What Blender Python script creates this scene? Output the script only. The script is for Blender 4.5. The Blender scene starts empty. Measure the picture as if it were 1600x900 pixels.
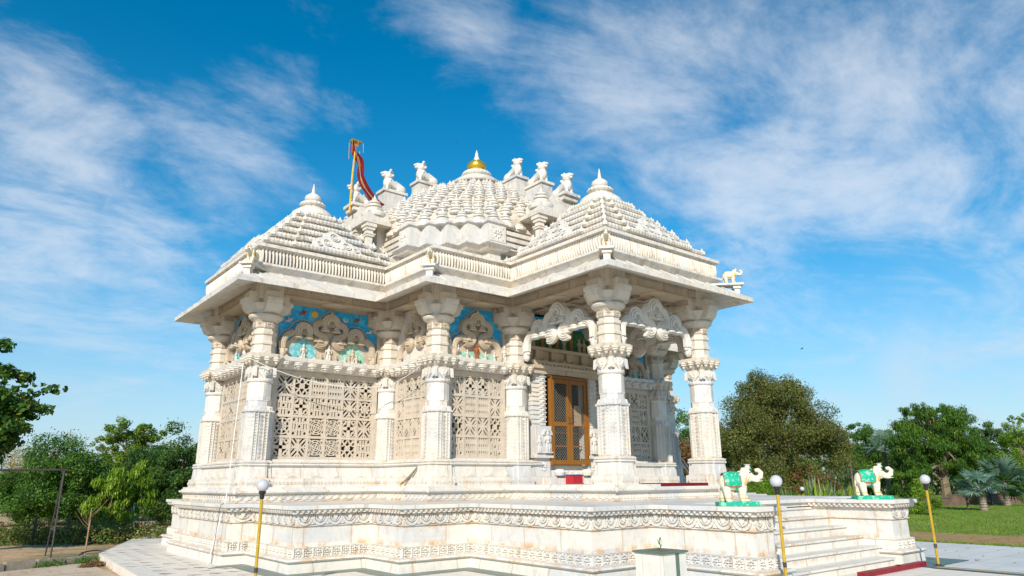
import bpy, bmesh, math, random
import numpy as np
from mathutils import Vector, Matrix
R=math.radians; PI=math.pi
random.seed(7); rng=np.random.default_rng(7)
col=bpy.context.scene.collection
scene=bpy.context.scene

# ------------------------------------------------------------------ camera
cam=bpy.data.cameras.new('camera'); camo=bpy.data.objects.new('camera',cam); col.objects.link(camo)
RT=Vector((0.77927004,-0.62663708,-0.00801143)); UP=Vector((-0.16077985,-0.21226496,0.96389493)); FW=Vector((0.60571285,0.74984636,0.26616233))
CP=Vector((-12.07228815,-16.70010885,1.50422195))
m=Matrix((( RT.x,UP.x,-FW.x,CP.x),(RT.y,UP.y,-FW.y,CP.y),(RT.z,UP.z,-FW.z,CP.z),(0,0,0,1)))
camo.matrix_world=m
cam.sensor_width=36; cam.lens=36*1091.463/1600; cam.clip_end=5000; cam.clip_start=.05
scene.camera=camo
FPX=1091.463
def bearing(u,depth,v=752,z=None):
    d=FW+RT*((u-800)/FPX)-UP*((v-450)/FPX); p=CP+d*depth
    if z is not None: p.z=z
    return p

# ------------------------------------------------------------------ world
SUN=Vector((-0.87,-0.76,0.67)).normalized()
ELEV=math.asin(SUN.z); AZ=math.atan2(SUN.x,SUN.y)%(2*PI)
world=bpy.data.worlds.new("World"); scene.world=world; world.use_nodes=True
nt=world.node_tree; N=nt.nodes; L=nt.links
N.clear()
def wn(t,**k):
    n=N.new(t)
    for a,b in k.items(): setattr(n,a,b)
    return n
out=wn('ShaderNodeOutputWorld'); bg=wn('ShaderNodeBackground'); sky=wn('ShaderNodeTexSky')
sky.sky_type='NISHITA'; sky.sun_disc=False; sky.sun_elevation=ELEV; sky.sun_rotation=AZ
sky.air_density=1.0; sky.dust_density=0.35; sky.ozone_density=3.0; sky.altitude=50
hs=wn('ShaderNodeHueSaturation'); hs.inputs['Saturation'].default_value=1.42; hs.inputs['Value'].default_value=1.85; hs.inputs['Hue'].default_value=0.486
L.new(sky.outputs[0],hs.inputs['Color'])
tc=wn('ShaderNodeTexCoord'); nrm=wn('ShaderNodeVectorMath',operation='NORMALIZE'); L.new(tc.outputs['Generated'],nrm.inputs[0])
sep=wn('ShaderNodeSeparateXYZ'); L.new(nrm.outputs[0],sep.inputs[0])
def wm(op,a,b=None,c=None):
    n=wn('ShaderNodeMath',operation=op)
    for i,x in enumerate((a,b,c)):
        if x is None: continue
        if isinstance(x,(int,float)): n.inputs[i].default_value=x
        else: L.new(x,n.inputs[i])
    return n.outputs[0]
zz=wm('ADD',wm('MAXIMUM',sep.outputs[2],0.0),0.22)
cx=wm('DIVIDE',sep.outputs[0],zz); cy=wm('DIVIDE',sep.outputs[1],zz)
comb=wn('ShaderNodeCombineXYZ'); L.new(cx,comb.inputs[0]); L.new(cy,comb.inputs[1])
mp=wn('ShaderNodeMapping'); mp.inputs['Rotation'].default_value=(0,0,R(28)); mp.inputs['Scale'].default_value=(.9,1.25,1); L.new(comb.outputs[0],mp.inputs[0])
def noise(scale,detail,rough,dist,src,off=0):
    n=wn('ShaderNodeTexNoise'); n.inputs['Scale'].default_value=scale; n.inputs['Detail'].default_value=detail
    n.inputs['Roughness'].default_value=rough; n.inputs['Distortion'].default_value=dist
    if off:
        a=wn('ShaderNodeVectorMath',operation='ADD'); a.inputs[1].default_value=(off,off*.7,off*.3); L.new(src,a.inputs[0]); src=a.outputs[0]
    L.new(src,n.inputs['Vector']); return n.outputs['Fac']
def ramp(x,lo,hi):
    n=wn('ShaderNodeMapRange'); n.interpolation_type='SMOOTHSTEP'; n.inputs[1].default_value=lo; n.inputs[2].default_value=hi; L.new(x,n.inputs[0]); return n.outputs[0]
def blob(u,v,deg,soft=.0):
    d=(FW+RT*((u-800)/FPX)-UP*((v-450)/FPX)).normalized()
    n=wn('ShaderNodeVectorMath',operation='DISTANCE'); n.inputs[1].default_value=d; L.new(nrm.outputs[0],n.inputs[0])
    return wm('SUBTRACT',1.0,ramp(n.outputs['Value'],0.0,2*math.sin(R(deg)/2)))
wisp=noise(2.2,12,.63,.6,mp.outputs[0])
fine=noise(8,10,.64,.3,mp.outputs[0],3.1)
big=noise(1.1,4,.5,.3,mp.outputs[0],7.7)
masks=None
for (u,v,dg,w) in [(110,200,13,.95),(330,250,12,.9),(60,390,11,1.05),(230,390,10,1.0),(1050,110,22,.9),(1250,240,16,.95),(1400,210,22,1.0),(1180,330,17,.8),(1560,420,20,.7),(720,20,9,.8),(980,150,8,.5),(120,600,14,.55),(1350,650,20,.4),(560,180,4.5,.45)]:
    b=wm('MULTIPLY',blob(u,v,dg),w); masks=b if masks is None else wm('MAXIMUM',masks,b)
holes=None
for (u,v,dg,w) in [(700,230,13,.8),(330,90,8,.8),(150,25,13,.9),(560,300,9,.6),(1130,420,7,.35)]:
    b=wm('MULTIPLY',blob(u,v,dg),w); holes=b if holes is None else wm('MAXIMUM',holes,b)
body=wm('ADD',wm('MULTIPLY',wisp,.66),wm('MULTIPLY',fine,.26)); body=wm('ADD',body,wm('MULTIPLY',big,.18))
dens=wm('SUBTRACT',wm('ADD',body,wm('MULTIPLY',masks,.24)),wm('MULTIPLY',holes,.10))
cl=ramp(dens,.575,.92)
puff=None
puff_n=noise(4.5,9,.6,.25,nrm.outputs[0],1.3)
for (u,v,dg) in [(50,350,5.5),(215,348,5.5),(90,412,4.5),(150,300,7),(1500,600,9)]:
    b=blob(u,v,dg); puff=b if puff is None else wm('MAXIMUM',puff,b)
pf=wm('MULTIPLY',wm('MULTIPLY',ramp(puff_n,.46,.70),ramp(puff,.0,1.0)),.9)
cl=wm('MAXIMUM',wm('MULTIPLY',cl,.80),pf)
cl=wm('MULTIPLY',cl,.80)
mix=wn('ShaderNodeMix',data_type='RGBA'); L.new(cl,mix.inputs[0]); L.new(hs.outputs[0],mix.inputs[6]); mix.inputs[7].default_value=(11.0,11.4,12.0,1)
# thin haze near the horizon
hz=wm('MULTIPLY',wm('SUBTRACT',1.0,ramp(sep.outputs[2],-.02,.34)),.70)
mix2=wn('ShaderNodeMix',data_type='RGBA'); L.new(hz,mix2.inputs[0]); L.new(mix.outputs[2],mix2.inputs[6]); mix2.inputs[7].default_value=(4.9,6.9,9.2,1)
L.new(mix2.outputs[2],bg.inputs[0]); bg.inputs[1].default_value=.078; L.new(bg.outputs[0],out.inputs[0])
sl=bpy.data.lights.new('sun','SUN'); sl.energy=5.0; sl.angle=R(.5); sl.color=(1,.935,.83)
so=bpy.data.objects.new('sun',sl); col.objects.link(so); so.rotation_euler=SUN.to_track_quat('Z','Y').to_euler(); so.location=SUN*60
scene.view_settings.view_transform='Standard'; scene.view_settings.look='None'; scene.view_settings.gamma=1; scene.view_settings.exposure=0.07
scene.view_settings.use_curve_mapping=False

# ------------------------------------------------------------------ materials
class NT:
    def __init__(s,name):
        s.m=bpy.data.materials.new(name); s.m.use_nodes=True; s.t=s.m.node_tree; s.b=s.t.nodes['Principled BSDF']
        s.b.inputs['Specular IOR Level'].default_value=.3
    def n(s,t,**k):
        x=s.t.nodes.new(t)
        for a,b in k.items(): setattr(x,a,b)
        return x
    def ln(s,a,b): s.t.links.new(a,b)
    def math(s,op,a,b=None,c=None):
        n=s.n('ShaderNodeMath',operation=op)
        for i,x in enumerate((a,b,c)):
            if x is None: continue
            if isinstance(x,(int,float)): n.inputs[i].default_value=x
            else: s.ln(x,n.inputs[i])
        return n.outputs[0]
    def pos(s):
        if not hasattr(s,'_p'): s._p=s.n('ShaderNodeNewGeometry').outputs['Position']
        return s._p
    def map(s,scale,src=None,rot=(0,0,0)):
        n=s.n('ShaderNodeMapping'); n.inputs['Scale'].default_value=scale; n.inputs['Rotation'].default_value=rot; s.ln(src or s.pos(),n.inputs[0]); return n.outputs[0]
    def noise(s,scale,detail=4,rough=.55,vec=None,dist=0):
        n=s.n('ShaderNodeTexNoise'); n.inputs['Scale'].default_value=scale; n.inputs['Detail'].default_value=detail; n.inputs['Roughness'].default_value=rough; n.inputs['Distortion'].default_value=dist
        s.ln(vec or s.pos(),n.inputs['Vector']); return n.outputs['Fac']
    def ramp(s,x,lo,hi,a=0,b=1):
        n=s.n('ShaderNodeMapRange'); n.interpolation_type='SMOOTHSTEP'
        for i,v in ((1,lo),(2,hi),(3,a),(4,b)): n.inputs[i].default_value=v
        s.ln(x,n.inputs[0]); return n.outputs[0]
    def mix(s,f,a,b):
        n=s.n('ShaderNodeMix',data_type='RGBA')
        for i,x in ((0,f),(6,a),(7,b)):
            if isinstance(x,(int,float)): n.inputs[i].default_value=x
            elif isinstance(x,tuple): n.inputs[i].default_value=(x+(1,))[:4]
            else: s.ln(x,n.inputs[i])
        return n.outputs[2]
    def col(s,x): 
        if isinstance(x,tuple): s.b.inputs['Base Color'].default_value=(x+(1,))[:4]
        else: s.ln(x,s.b.inputs['Base Color'])
    def bump(s,h,strength=.5,dist=.02):
        n=s.n('ShaderNodeBump'); n.inputs['Strength'].default_value=strength; n.inputs['Distance'].default_value=dist; s.ln(h,n.inputs['Height']); s.ln(n.outputs[0],s.b.inputs['Normal'])
    def rough(s,v): s.b.inputs['Roughness'].default_value=v
def sz(M):
    sp=M.n('ShaderNodeSeparateXYZ'); M.ln(M.pos(),sp.inputs[0])
    s_=M.math('ADD',sp.outputs[0],sp.outputs[1]); return s_,sp.outputs[2],sp
def marble(name,base=(.69,.65,.585),grey=(.53,.54,.55),rust=.35,slab=.85,carve=0,carve_scale=11,dirt=.25,rough=.5,tone=1.0,joints=1,courses=()):
    M=NT(name); s_,z_,sp=sz(M)
    base=tuple(c*tone for c in base); grey=tuple(c*tone for c in grey)
    # slab tone
    cell=M.n('ShaderNodeTexWhiteNoise',noise_dimensions='2D'); cc=M.n('ShaderNodeCombineXYZ')
    M.ln(M.math('FLOOR',M.math('DIVIDE',s_,slab)),cc.inputs[0]); M.ln(M.math('FLOOR',M.math('DIVIDE',z_,.47)),cc.inputs[1]); M.ln(cc.outputs[0],cell.inputs[0])
    vein=M.noise(1.6,6,.6,M.map((1,1,1.6)),dist=1.2)
    f=M.ramp(M.math('ADD',M.math('MULTIPLY',cell.outputs[0],.55),M.math('MULTIPLY',vein,.7)),.52,.98)
    c=M.mix(M.math('MULTIPLY',f,.8),base,grey)
    warm=M.ramp(M.noise(.8,4,.5),.42,.72)
    c=M.mix(M.math('MULTIPLY',warm,.22),c,(base[0]*.98,base[1]*.90,base[2]*.76))
    # rusty streaks and joints
    st=M.ramp(M.noise(2.3,5,.65,M.map((1.6,1.6,.45))),.54,.74)
    fr=M.math('FRACT',M.math('DIVIDE',s_,slab)); jd=M.math('ABSOLUTE',M.math('SUBTRACT',fr,.5))
    j=M.ramp(jd,.482,.494); wide=M.ramp(jd,.40,.5)
    rn=M.math('MULTIPLY',M.ramp(M.noise(5,5,.7),.45,.7),M.math('ADD',M.math('MULTIPLY',wide,.7),M.math('MULTIPLY',st,.8)))
    rn=M.math('MINIMUM',M.math('MULTIPLY',rn,rust),.6)
    for (zc,up_,dn,am) in courses:   # mineral stains that creep from the mouldings
        dz=M.math('SUBTRACT',z_,zc); hi=M.math('SUBTRACT',1.0,M.ramp(dz,0.0,up_)); lo=M.ramp(dz,-dn,0.0)
        q_=M.math('MULTIPLY',M.math('MULTIPLY',hi,lo),M.ramp(M.math('ADD',M.noise(3.0,8,.75,M.map((1,1,.5))),M.math('MULTIPLY',M.noise(17,5,.75),.35)),.62,.80)); rn=M.math('MAXIMUM',rn,M.math('MULTIPLY',q_,am))
    c=M.mix(rn,c,(.58*tone,.33*tone,.13*tone))
    if rust>.1:
        dr=M.ramp(M.noise(1.0,6,.7,M.map((5.5,5.5,.55))),.56,.70); c=M.mix(M.math('MULTIPLY',M.math('MULTIPLY',dr,M.ramp(M.noise(1.1,3,.5),.42,.6)),.38),c,(.40*tone,.31*tone,.20*tone))
    if joints: c=M.mix(M.math('MULTIPLY',j,.6),c,(.42*tone,.31*tone,.21*tone))
    d=M.ramp(M.math('ADD',M.math('MULTIPLY',M.noise(7,7,.72,M.map((1,1,.6))),.75),M.math('MULTIPLY',M.noise(1.7,4,.6),.3)),.50,.68)
    c=M.mix(M.math('MULTIPLY',d,dirt),c,(.36*tone,.30*tone,.23*tone))
    h=M.noise(38,4,.6)
    if carve:
        cv=M.n('ShaderNodeCombineXYZ'); M.ln(s_,cv.inputs[0]); M.ln(z_,cv.inputs[1])
        v=M.n('ShaderNodeTexVoronoi',feature='DISTANCE_TO_EDGE'); v.inputs['Scale'].default_value=carve_scale; v.inputs['Randomness'].default_value=.35; M.ln(cv.outputs[0],v.inputs['Vector'])
        v2=M.n('ShaderNodeTexVoronoi',feature='F1'); v2.inputs['Scale'].default_value=carve_scale*2.1; v2.inputs['Randomness'].default_value=.6; M.ln(cv.outputs[0],v2.inputs['Vector'])
        e=M.ramp(v.outputs['Distance'],.02,.16); hh=M.math('ADD',M.math('MULTIPLY',e,1.0),M.math('MULTIPLY',v2.outputs['Distance'],-.6))
        c=M.mix(M.math('MULTIPLY',M.math('SUBTRACT',1.0,e),.35),c,(.45*tone,.36*tone,.27*tone))
        h=M.math('ADD',M.math('MULTIPLY',h,.15),hh)
        M.bump(h,.9*carve,.022)
    else: M.bump(M.math('ADD',h,M.math('MULTIPLY',M.noise(9,5,.65),.8)),.35,.015)
    M.col(c); M.rough(rough); return M.m
def flat(name,c,rough=.6,var=.15,scale=8,metal=0,bump=.1,spec=.3):
    M=NT(name); f=M.ramp(M.noise(scale,5,.6),.3,.75)
    M.col(M.mix(f,tuple(x*(1-var) for x in c),tuple(min(1,x*(1+var)) for x in c))); M.rough(rough); M.b.inputs['Metallic'].default_value=metal
    M.b.inputs['Specular IOR Level'].default_value=spec
    if bump: M.bump(M.noise(scale*4,4,.6),bump,.01)
    return M.m
def worn(name,c,under=(.75,.72,.62),amt=.58,scale=22,rough=.45):
    M=NT(name); f=M.ramp(M.noise(scale,6,.7),amt,amt+.06)
    M.col(M.mix(M.math('MULTIPLY',f,.75),c,under)); M.rough(rough); M.bump(M.noise(40,3,.5),.15,.006); return M.m
MAR=marble('weathered_white_marble',courses=((1.97,.05,.08,.5),(1.47,.1,.1,.5),(1.6,.04,.04,.5)),dirt=.35,rust=.5)
MARP=marble('white_marble_plinth',rust=.75,slab=.92,dirt=.30,courses=((.77,.03,.10,.75),(.43,.10,.03,.9),(.22,.03,.06,.7),(1.14,.04,.04,.8),(.98,.03,.06,.6)),base=(.71,.67,.60))
MARU=marble('roof_marble',rust=.25,slab=.7,dirt=.60,base=(.69,.64,.56))
MARC=marble('carved_marble',carve=1.0,carve_scale=10,rust=.22,dirt=.3)
MARF=marble('finely_carved_marble',carve=.8,carve_scale=17,rust=.15,dirt=.3)
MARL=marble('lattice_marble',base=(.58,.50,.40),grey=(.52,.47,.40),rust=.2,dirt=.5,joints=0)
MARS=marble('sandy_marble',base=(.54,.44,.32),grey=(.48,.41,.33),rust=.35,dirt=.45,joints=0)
MARSC=marble('sandy_carved_marble',base=(.56,.47,.36),grey=(.48,.42,.34),rust=.2,dirt=.45,joints=0,carve=.8,carve_scale=15)
MARM=marble('capital_marble',base=(.64,.575,.48),grey=(.58,.54,.47),rust=.2,dirt=.4,joints=0)  # sandy base colour stands in for warm bounce light on the capitals
MARD=marble('dust_and_shade_marble',base=(.58,.51,.42),grey=(.52,.47,.40),rust=.2,dirt=.6,joints=0)  # brown dust tone, also painted-in shade for the recessed roof faces
STAT=marble('statue_marble',base=(.68,.64,.57),grey=(.60,.58,.54),rust=.05,dirt=.3,joints=0)
IVORY=worn('ivory_paint',(.70,.64,.50),(.50,.42,.30),.56,12,.55)
GOLD=flat('gilded_metal',(.85,.52,.06),.28,.08,6,metal=.75)
GOLDP=flat('yellow_paint',(.72,.42,.05),.5,.1,12)
REDCL=flat('red_cloth',(.17,.006,.010),.8,.3,20,bump=.4)
REDP=flat('red_paint',(.40,.02,.03),.5,.15,20)
BLUE=worn('blue_painted_relief',(.02,.34,.66),(.08,.55,.80),.5,7)
TEAL=worn('teal_painted_relief',(.13,.42,.46),(.35,.60,.60),.5,10)
GREENR=worn('green_painted_relief',(.02,.13,.05),(.10,.25,.10),.5,14)
MINT=worn('mint_painted_relief',(.26,.52,.42),(.55,.66,.55),.5,12)
GREENP=worn('worn_green_paint',(.0,.36,.21),(.42,.60,.45),.53,16,.6)
ORANGE=flat('orange_brown_paint',(.35,.10,.03),.6,.2,20)
WOOD=NT('varnished_orange_wood'); _w=WOOD.noise(5,6,.6,WOOD.map((9,9,.8)),dist=1.0)
WOOD.col(WOOD.mix(_w,(.15,.055,.010),(.36,.155,.022))); WOOD.rough(.35); WOOD=WOOD.m
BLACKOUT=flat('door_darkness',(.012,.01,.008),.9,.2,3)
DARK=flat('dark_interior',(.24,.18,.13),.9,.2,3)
WIRE=flat('pale_wire_mesh',(.26,.24,.20),.5,.1,10)
GREYP=flat('white_plastic_pipe',(.75,.74,.72),.5,.05,10)
BLACK=flat('black_plastic',(.02,.02,.022),.4,.1,10)
POLE=flat('yellow_painted_steel',(.46,.29,.025),.35,.12,14)
GLOBE=NT('milky_glass_globe'); GLOBE.col((.50,.50,.51)); GLOBE.rough(.12); GLOBE.b.inputs['Specular IOR Level'].default_value=.6; GLOBE=GLOBE.m
IRON=flat('dark_rusty_iron',(.06,.052,.05),.6,.3,20)
GREENM=marble('dark_green_marble',base=(.10,.15,.125),grey=(.15,.20,.17),rust=.0,dirt=.1,joints=0,rough=.35)
BARK=NT('grey_brown_bark'); BARK.col(BARK.mix(BARK.noise(6,6,.7,BARK.map((3,3,.6))),(.10,.075,.05),(.27,.21,.15))); BARK.rough(.9); BARK.bump(BARK.noise(14,5,.7,BARK.map((3,3,.5))),.7,.04); BARK=BARK.m
# ------------------------------------------------------------------ mesh helpers
class MB:
    def __init__(s): s.v=[]; s.f=[]; s.mi=[]; s.cur=0
    def add(s,vs,fs,mi=None):
        b=len(s.v); s.v.extend(vs); s.f.extend([tuple(i+b for i in f) for f in fs]); s.mi.extend([s.cur if mi is None else mi]*len(fs)); return s
    def box(s,x0,x1,y0,y1,z0,z1,fr=None):
        vs=[(x,y,z) for x in (x0,x1) for y in (y0,y1) for z in (z0,z1)]
        if fr: vs=[fr(*v) for v in vs]
        return s.add(vs,[(0,1,3,2),(4,6,7,5),(0,4,5,1),(2,3,7,6),(0,2,6,4),(1,5,7,3)])
    def loft(s,rings,cap0=True,cap1=True):
        n=len(rings[0]); vs=[tuple(p) for r in rings for p in r]; fs=[]
        for k in range(len(rings)-1):
            for i in range(n):
                j=(i+1)%n; fs.append((k*n+i,k*n+j,(k+1)*n+j,(k+1)*n+i))
        if cap0: fs.append(tuple(range(n-1,-1,-1)))
        if cap1: fs.append(tuple((len(rings)-1)*n+i for i in range(n)))
        return s.add(vs,fs)
    def lathe(s,prof,c=(0,0,0),seg=16,ph=0,fr=None,flute=0,nf=0):
        rings=[]
        for r,z in prof:
            ring=[]
            for i in range(seg):
                a=ph+2*PI*i/seg; rr=max(r,1e-4)*(1+(flute*math.cos(nf*a) if nf else 0))
                p=(c[0]+rr*math.cos(a),c[1]+rr*math.sin(a),c[2]+z); ring.append(fr(*p) if fr else p)
            rings.append(ring)
        return s.loft(rings)
    def prism(s,poly,a,b,fr):   # polygon in (u,v), depth a..b along n
        return s.loft([[fr(u,v,a) for u,v in poly],[fr(u,v,b) for u,v in poly]])
    def strip(s,p,q,w,a,b,fr):
        d=np.array(q,float)-np.array(p,float); l=np.hypot(*d); n=np.array((-d[1],d[0]))/l*w/2
        P=[np.array(p)-n,np.array(q)-n,np.array(q)+n,np.array(p)+n]; return s.prism([tuple(x) for x in P],a,b,fr)
    def ringstrip(s,c,r0,r1,a,b,fr,seg=16,a0=0,a1=2*PI):
        full=abs(a1-a0)>6.2; n=seg if full else seg+1
        rings=[]
        for i in range(n):
            t=a0+(a1-a0)*i/seg; ct,st=math.cos(t),math.sin(t)
            rings.append([fr(c[0]+r0*ct,c[1]+r0*st,a),fr(c[0]+r1*ct,c[1]+r1*st,a),fr(c[0]+r1*ct,c[1]+r1*st,b),fr(c[0]+r0*ct,c[1]+r0*st,b)])
        if full: rings.append(rings[0])
        return s.loft(rings,not full,not full)
    def tube(s,pts,r,seg=8,caps=True):
        pts=[Vector(p) for p in pts]; n=len(pts); rs=r if isinstance(r,(list,tuple)) else [r]*n
        rings=[]; t0=(pts[1]-pts[0]).normalized(); ref=Vector((0,0,1)) if abs(t0.z)<.9 else Vector((1,0,0)); x=t0.cross(ref).normalized()
        for i,p in enumerate(pts):
            t=(pts[min(i+1,n-1)]-pts[max(i-1,0)]).normalized(); x=(x-t*x.dot(t)).normalized(); y=t.cross(x)
            rings.append([tuple(p+x*rs[i]*math.cos(2*PI*k/seg)+y*rs[i]*math.sin(2*PI*k/seg)) for k in range(seg)])
        return s.loft(rings,caps,caps)
    def ellipsoid(s,c,r,seg=10,rings=6,rot=None):
        vs=[];fs=[]
        for i in range(rings+1):
            th=PI*i/rings
            for j in range(seg):
                ph=2*PI*j/seg; p=Vector((r[0]*math.sin(th)*math.cos(ph),r[1]*math.sin(th)*math.sin(ph),r[2]*math.cos(th)))
                if rot: p=rot@p
                vs.append((c[0]+p.x,c[1]+p.y,c[2]+p.z))
        for i in range(rings):
            for j in range(seg):
                k=(j+1)%seg; fs.append((i*seg+j,(i+1)*seg+j,(i+1)*seg+k,i*seg+k))
        return s.add(vs,fs)
    def sweep(s,poly,prof,cap_top=True,cap_bot=False):   # closed rectilinear outline, profile (out,z) bottom to top
        rings=[[(x,y,z) for x,y in offs(poly,o)] for o,z in prof]
        return s.loft(rings,cap_bot,cap_top)
    def build(s,name,mat,parent=None,smooth=False,loc=None,angle=None):
        me=bpy.data.meshes.new(name); me.from_pydata([tuple(v) for v in s.v],[],s.f)
        for mt in (mat if isinstance(mat,(list,tuple)) else [mat]): me.materials.append(mt)
        if isinstance(mat,(list,tuple)): me.polygons.foreach_set('material_index',s.mi)
        me.validate(clean_customdata=False)
        bm=bmesh.new(); bm.from_mesh(me); bmesh.ops.recalc_face_normals(bm,faces=bm.faces); bm.to_mesh(me); bm.free()
        if smooth:
            me.polygons.foreach_set('use_smooth',[True]*len(me.polygons))
            try: me.set_sharp_from_angle(angle=R(angle or 40))
            except Exception: pass
        o=bpy.data.objects.new(name,me); col.objects.link(o)
        if parent: o.parent=parent
        if loc: o.location=loc
        return o
def offs(poly,d):
    n=len(poly); out=[]
    for i in range(n):
        p=poly[i-1];q=poly[i];r=poly[(i+1)%n]
        def nn(a,b):
            dx,dy=b[0]-a[0],b[1]-a[1]; l=math.hypot(dx,dy); return (dy/l,-dx/l)
        n1=nn(p,q); n2=nn(q,r)
        if abs(n1[0]*n2[0]+n1[1]*n2[1])>.9: out.append((q[0]+d*n1[0],q[1]+d*n1[1]))
        else: out.append((q[0]+d*(n1[0]+n2[0]),q[1]+d*(n1[1]+n2[1])))
    return out
def frame(o,u):      # local (a along wall, v up, n outward)
    o=Vector(o); u=Vector((u[0],u[1],0)).normalized(); nn=u.cross(Vector((0,0,1)))
    return lambda a,v,n: (o.x+u.x*a+nn.x*n, o.y+u.y*a+nn.y*n, o.z+v)
def edges(poly,d=0,skip=()):
    P=offs(poly,d)
    for i in range(len(P)):
        if i in skip: continue
        a=P[i];b=P[(i+1)%len(P)]; l=math.hypot(b[0]-a[0],b[1]-a[1])
        yield i,frame((a[0],a[1],0),(b[0]-a[0],b[1]-a[1])),l
def tag(o,label=None,cat=None,group=None,kind=None):
    if label: o['label']=label
    if cat: o['category']=cat
    if group: o['group']=group
    if kind: o['kind']=kind
    return o
def empty(name,loc=(0,0,0),rz=0,parent=None):
    o=bpy.data.objects.new(name,None); col.objects.link(o); o.location=loc; o.rotation_euler=(0,0,rz); o.empty_display_size=.1
    if parent: o.parent=parent
    return o
def copy_tree(o,parent=None):
    c=o.copy(); col.objects.link(c); c.parent=parent
    for ch in list(o.children): copy_tree(ch,c)
    return c
def remeshed(mb,voxel,name,mat,parent=None,smooth_it=2):
    o=mb.build(name,mat); md=o.modifiers.new('r','REMESH'); md.mode='VOXEL'; md.voxel_size=voxel; md.use_smooth_shade=True
    ms=o.modifiers.new('s','SMOOTH'); ms.iterations=smooth_it; ms.factor=.5
    dg=bpy.context.evaluated_depsgraph_get(); me=bpy.data.meshes.new_from_object(o.evaluated_get(dg)); 
    old=o.data; o.modifiers.clear(); o.data=me; bpy.data.meshes.remove(old)
    me.polygons.foreach_set('use_smooth',[True]*len(me.polygons))
    if not me.materials: me.materials.append(mat)
    if parent: o.parent=parent
    return o
def ratha(w,notch=.22,d=.14):   # square with stepped corners, 20 points
    a=w; b=w*(1-d); c=w*(1-2*notch); e=w*(1-2*d)
    q=[(a,-c),(a,c),(b,c),(b,b),(c,b)]
    q=[(a,-c),(a,c),(b,c),(b,b),(c,b),(c,a)]
    P=[]
    for k in range(4):
        ca,sa=[(1,0),(0,1),(-1,0),(0,-1)][k]
        for x,y in [(a,-c),(a,c),(b,c),(b,b),(c,b)]: P.append((x*ca-y*sa,x*sa+y*ca))
    return P
def ring(P,z,c=(0,0)): return [(c[0]+x,c[1]+y,z) for x,y in P]

# ------------------------------------------------------------------ temple: dimensions
FL=1.42; PT=1.11
L_,w_,m_=7.8,2.487,4.67
CROSS=lambda L,w,m:[(-L,w),(-L,-w),(-m,-w),(-m,-m),(-w,-m),(-w,-L),(w,-L),(w,-m),(m,-m),(m,-w),(L,-w),(L,w),(m,w),(m,m),(w,m),(w,L),(-w,L),(-w,m),(-m,m),(-m,w)]
EAVE=CROSS(L_,w_,m_)
PLAT=[(-7.36,1.63),(-7.36,-2.07),(-6.93,-2.07),(-6.93,-4.256),(-5.505,-4.256),(-5.505,-5.505),(-4.025,-5.505),(-4.025,-8.626),(-2.647,-8.626),(-2.647,-10.56),(-2.13,-10.56),(-2.13,-8.83),(1.93,-8.83),(1.93,-10.5),(2.58,-10.5),(2.58,-8.626),(4.025,-8.626),(4.025,-5.505),(5.505,-5.505),(5.505,-4.256),(6.93,-4.256),(6.93,-2.07),(7.36,-2.07),(7.36,1.9),(6.93,1.9),(6.93,4.0),(5.505,4.0),(5.505,5.505),(4.025,5.505),(4.025,8.626),(-4.025,8.626),(-4.025,5.505),(-5.505,5.505),(-5.505,4.0),(-6.93,4.0),(-6.93,1.63)]
temple=empty('marble_temple',(0,0,0))
tag(temple,'ornate white marble temple with stepped roofs, lattice walls and open porch','temple')
# platform
mb=MB()
mb.sweep(PLAT,[(.16,0),(.14,.17),(.17,.175),(.19,.20),(.17,.228),(.10,.235),(.05,.245),(.045,.40),(.06,.405),(.06,.418),(.0,.425),(.0,.755),(.03,.76),(.03,.775),(.0,.78),(.02,.965),(.10,.97),(.10,1.04),(.16,1.045),(.16,1.10),(.152,PT)])
platform=mb.build('platform',MARP,temple)
# sawtooth fringe, petal band, rosettes as carved relief of the platform
CK=(12,) ; SKIP_IN=(10,11,12)
mb=MB()
for i,fr,l in edges(PLAT,.10):
    if i in (11,): continue
    n=max(1,round(l/.105)); s=l/n
    for k in range(n):
        a=k*s; mb.prism([(a+.004,1.045),(a+s/2,.985),(a+s-.004,1.045)],.002,.035,fr)
mb.build('sawtooth_fringe',MARP,platform)
mb=MB()
for i,fr,l in edges(PLAT,.0):
    if i in (10,11,12) or l<.3 or 23<i<34: continue
    n=max(1,round(l/.30)); s=l/n
    for k in range(n):
        c=(k+.5)*s; r=s*.47
        pts=[(c+r*math.cos(t)*1.0,.955-.17*math.sin(t)**.8 if math.sin(t)>0 else .955) for t in np.linspace(0,PI,9)]
        for wd,dep,sc in ((.035,.045,1),(.022,.036,.66)):
            for p,q in zip(pts[:-1],pts[1:]):
                P=(c+(p[0]-c)*sc,.955-(.955-p[1])*sc); Q=(c+(q[0]-c)*sc,.955-(.955-q[1])*sc)
                if P!=Q: mb.strip(P,Q,wd,.004,dep,fr)
        mb.prism([(c-.05,.95),(c-.03,.88),(c,.85),(c+.03,.88),(c+.05,.95)],.005,.05,fr)
        e=(k)*s
        if k>0: mb.prism([(e-.045,.785),(e,.90),(e+.045,.785)],.004,.032,fr); mb.prism([(e-.02,.79),(e,.85),(e+.02,.79)],.033,.045,fr)
mb.build('petal_band',MARP,platform)
mb=MB()
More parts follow.
